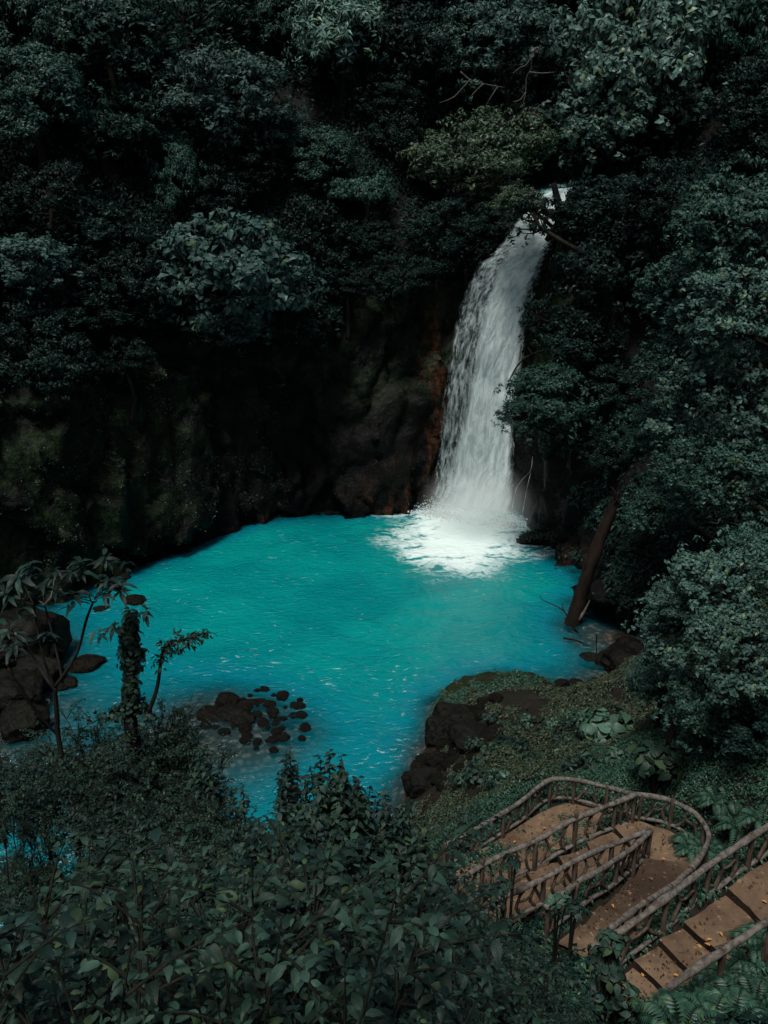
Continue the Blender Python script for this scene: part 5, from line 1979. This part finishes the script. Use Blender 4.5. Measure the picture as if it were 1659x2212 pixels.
plant(1318, 1575, 29, 70, 30, 5, .52, .40, 'leaf_heart', 'plant of big pale heart-shaped leaves above the turning platform railing', 'heart_leaved_plant', seed=3)
plant(1420, 1640, 25, 60, 26, 5, .40, .27, 'leaf_near_pale', 'darker large-leaved plant right of the heart-leaved one', 'large_leaved_plant', seed=4)
plant(1208, 1942, 12.9, 26, 5, 5, .20, .12, 'leaf_heart', 'sprig of green leaves poking through the railing beside the lower flight', 'leafy_sprig', seed=5)
plant(1110, 1420 + 440, 15.4, 18, 4, 4, .2, .15, 'leaf_near', 'single dark sprig in front of the terrace railing', 'leafy_sprig', seed=6)
plant(1085, 1915, 14.6, 30, 6, 5, .22, .13, 'leaf_near', 'dark leafy plant hiding the lower end of the middle railing', 'leafy_plant', seed=8)
plant(1240, 1960, 12.6, 22, 6, 5, .16, .10, 'leaf_near', 'low dark plant by the corner of the upper railing', 'leafy_plant', seed=9)


for i, (x, y, r_) in enumerate([(1312, 2085, 42), (1345, 2150, 46), (1285, 2150, 50), (1368, 2195, 36), (1322, 2030, 22)]):
    plant(x, y, 9.6, r_, 12, 5, .17, .10, random.choice(['leaf_near', 'leaf_near_pale']), 'dark leafy plant crowding the lower end of the upper stairs', 'leafy_plant', seed=200 + i)['group'] = 'plants at the lower end of the upper stairs'


def fern(x, y, z, s, lab, seed, group=None):
    rs_ = np.random.default_rng(seed)
    p = at_z(x, y, z)
    g = floor_z(p[0], p[1], z + 3)
    e = empty('fern', (p[0], p[1], g), lab, 'fern', group)
    Ps, Ds, Ns, Ls = [], [], [], []
    mb = MB()
    for q in range(11):
        a = q * 2.4 + rs_.normal(0, .2)
        ln_ = s * rs_.uniform(.7, 1.1)
        cv = spline([np.zeros(3), np.array([math.cos(a) * ln_ * .45, math.sin(a) * ln_ * .45, ln_ * .55]), np.array([math.cos(a) * ln_, math.sin(a) * ln_, ln_ * .25])], 22)
        mb.tube(cv, np.linspace(.010, .003, 22), 4, False)
        T_ = nrm(np.gradient(cv, axis=0))
        S_ = nrm(np.cross(T_, np.array([0, 0, 1.0])))
        for sd in (-1, 1):
            Ps.append(cv[3:])
            Ds.append(nrm(S_[3:] * sd + T_[3:] * .45 + np.array([0, 0, -.15])))
            Ns.append(np.cross(S_[3:], T_[3:]))
            w = np.linspace(0, 1, 19)
            Ls.append(s * .26 * np.sin(np.clip(w * .85 + .15, 0, 1) * math.pi) ** .7 + .01)
    P, D, N, L_ = map(np.concatenate, (Ps, Ds, Ns, Ls))
    V, Fa, uv = leaves(P, D, N, L_, L_ * .28, 'm4')
    link('stem', mb.mesh('stem', M['stem']), e)
    link('fronds', make_mesh('fronds', V, Fa, M['leaf_path'], True), e)


for i in range(16):
    t_ = i / 15
    x, y = crop(1225 + 440 * t_, 1205 - 300 * t_ + random.uniform(10, 60))
    fern(x, y, 12.2, random.uniform(.4, .6), 'feathery fern growing against the near handrail of the upper stairs', 70 + i, 'ferns along the near handrail')
for i in range(22):
    x = random.uniform(1420, 1655)
    y = np.interp(x, [1420, 1659], [2180, 2050]) + random.uniform(0, 160)
    fern(x, y, 13.6, random.uniform(.4, .75), 'feathery fern below the near handrail in the bottom right corner', i, 'ferns in the bottom right corner')
for i in range(12):
    x = random.uniform(1500, 1659)
    y = random.uniform(1690, 1800)
    fern(x, y, 11.0, random.uniform(.45, .8), 'feathery fern on the slope right of the turning platform', 40 + i, 'ferns right of the turning platform')
for i in range(48):
    x, y = random.uniform(985, 1330), random.uniform(1545, 1690)
    if x < 1010 + (y - 1545) * -.3 or (y > 1660 and x > 1130):
        continue
    plant(x, y, 40, random.uniform(16, 40), random.randint(7, 15), 5, random.uniform(.16, .34), random.uniform(.09, .2), random.choice(['leaf_near', 'leaf_heart', 'leaf_near_pale']), 'small broad-leaved plant standing out of the creeping cover on the near bank', 'bank_plant', seed=100 + i)['group'] = 'small plants on the near bank'
# leaf litter
lit = walk_samples[rng.integers(0, len(walk_samples), 900)] + np.c_[rng.normal(0, .12, (900, 2)), np.zeros(900)]
lit[:, 2] += .05
D_ = np.c_[rng.normal(0, 1, (900, 2)), rng.normal(0, .12, 900)]
V, Fa, uv = leaves(lit, D_, np.array([0, 0, 1.]) + rng.normal(0, .25, (900, 3)), rng.uniform(.03, .09, 900), rng.uniform(.015, .04, 900), 'm4')
M['litter'] = leaf_mat('litter', (.035, .020, .011), rough=.8, var=.8, yellow=.15, spec=.1)
tag(link('leaf_litter', make_mesh('leaf_litter', V, Fa, M['litter'])), 'brown leaf litter on the earth of the stairway', kind='stuff')
# fallen leaves on the steps
lm, nt, out = mat('dry_leaf')
k = NT(nt)
b = k.n('BsdfPrincipled')
b.inputs['Base Color'].default_value = (.34, .15, .03, 1)
b.inputs['Roughness'].default_value = .7
k.l(b.outputs[0], out.inputs[0])
M['dry_leaf'] = lm
for x, y, z in ((1365 / 3.77 + 0, 0, 0),):
    pass
for (x, y, z) in [(1519, 902, 12.12), (1372, 985, 12.12), (1410, 975, 12.12), (1655, 790, 12.29), (1250, 1100, 11.78), (1395, 950, 12.12), (1120, 1110, 11.62), (1450, 915, 12.12), (985, 795, 10.3), (1200, 600, 9.66), (700, 470, 8.47), (560, 530, 8.47), (900, 420, 8.47), (1180, 640, 9.68)]:
    p = cz(x, y, z + .02)
    V, Fa, uv = leaves(np.zeros((1, 3)), np.array([[math.cos(x), math.sin(x), .1]]), np.array([[0, 0, 1.]]), .11, .05, 'near')
    o = link('fallen_leaf', make_mesh('fallen_leaf', V, Fa, lm, True), None, p)
    tag(o, 'small dry yellow leaf lying on the earth of the stairway', 'leaf', 'dry leaves on the stairway')

# ------------------------------------------------------------------ light
SUN_EL, SUN_AZ = R(66), R(204)  # azimuth from +Y towards +X
w = bpy.data.worlds.new('World')
sc.world = w
w.use_nodes = True
nt = w.node_tree
nt.nodes.clear()
k = NT(nt)
sky = k.n('TexSky')
sky.sky_type = 'NISHITA'
sky.sun_disc = False
sky.sun_elevation = SUN_EL
sky.sun_rotation = SUN_AZ
sky.dust_density = 4.0
sky.ozone_density = .6
bg = k.n('Background')
bg.inputs['Strength'].default_value = .052
wo = k.n('OutputWorld')
k.l(sky.outputs[0], bg.inputs[0])
k.l(bg.outputs[0], wo.inputs[0])
sd = bpy.data.lights.new('sun', 'SUN')
sd.energy = 2.5
sd.angle = R(14)
sd.color = (1, .975, .93)
so = bpy.data.objects.new('sun', sd)
col.objects.link(so)
dv = Vector((math.sin(SUN_AZ) * math.cos(SUN_EL), math.cos(SUN_AZ) * math.cos(SUN_EL), math.sin(SUN_EL)))
so.rotation_euler = dv.to_track_quat('Z', 'Y').to_euler()
so.location = (0, 40, 90)
sc.view_settings.view_transform = 'Standard'
sc.view_settings.look = 'None'
sc.view_settings.exposure = .6
sc.view_settings.gamma = 1
sc.render.engine = 'CYCLES'
sc.cycles.max_bounces = 6
sc.cycles.diffuse_bounces = 2
sc.cycles.glossy_bounces = 2
sc.cycles.transparent_max_bounces = 12
sc.cycles.volume_bounces = 4
sc.cycles.use_denoising = True
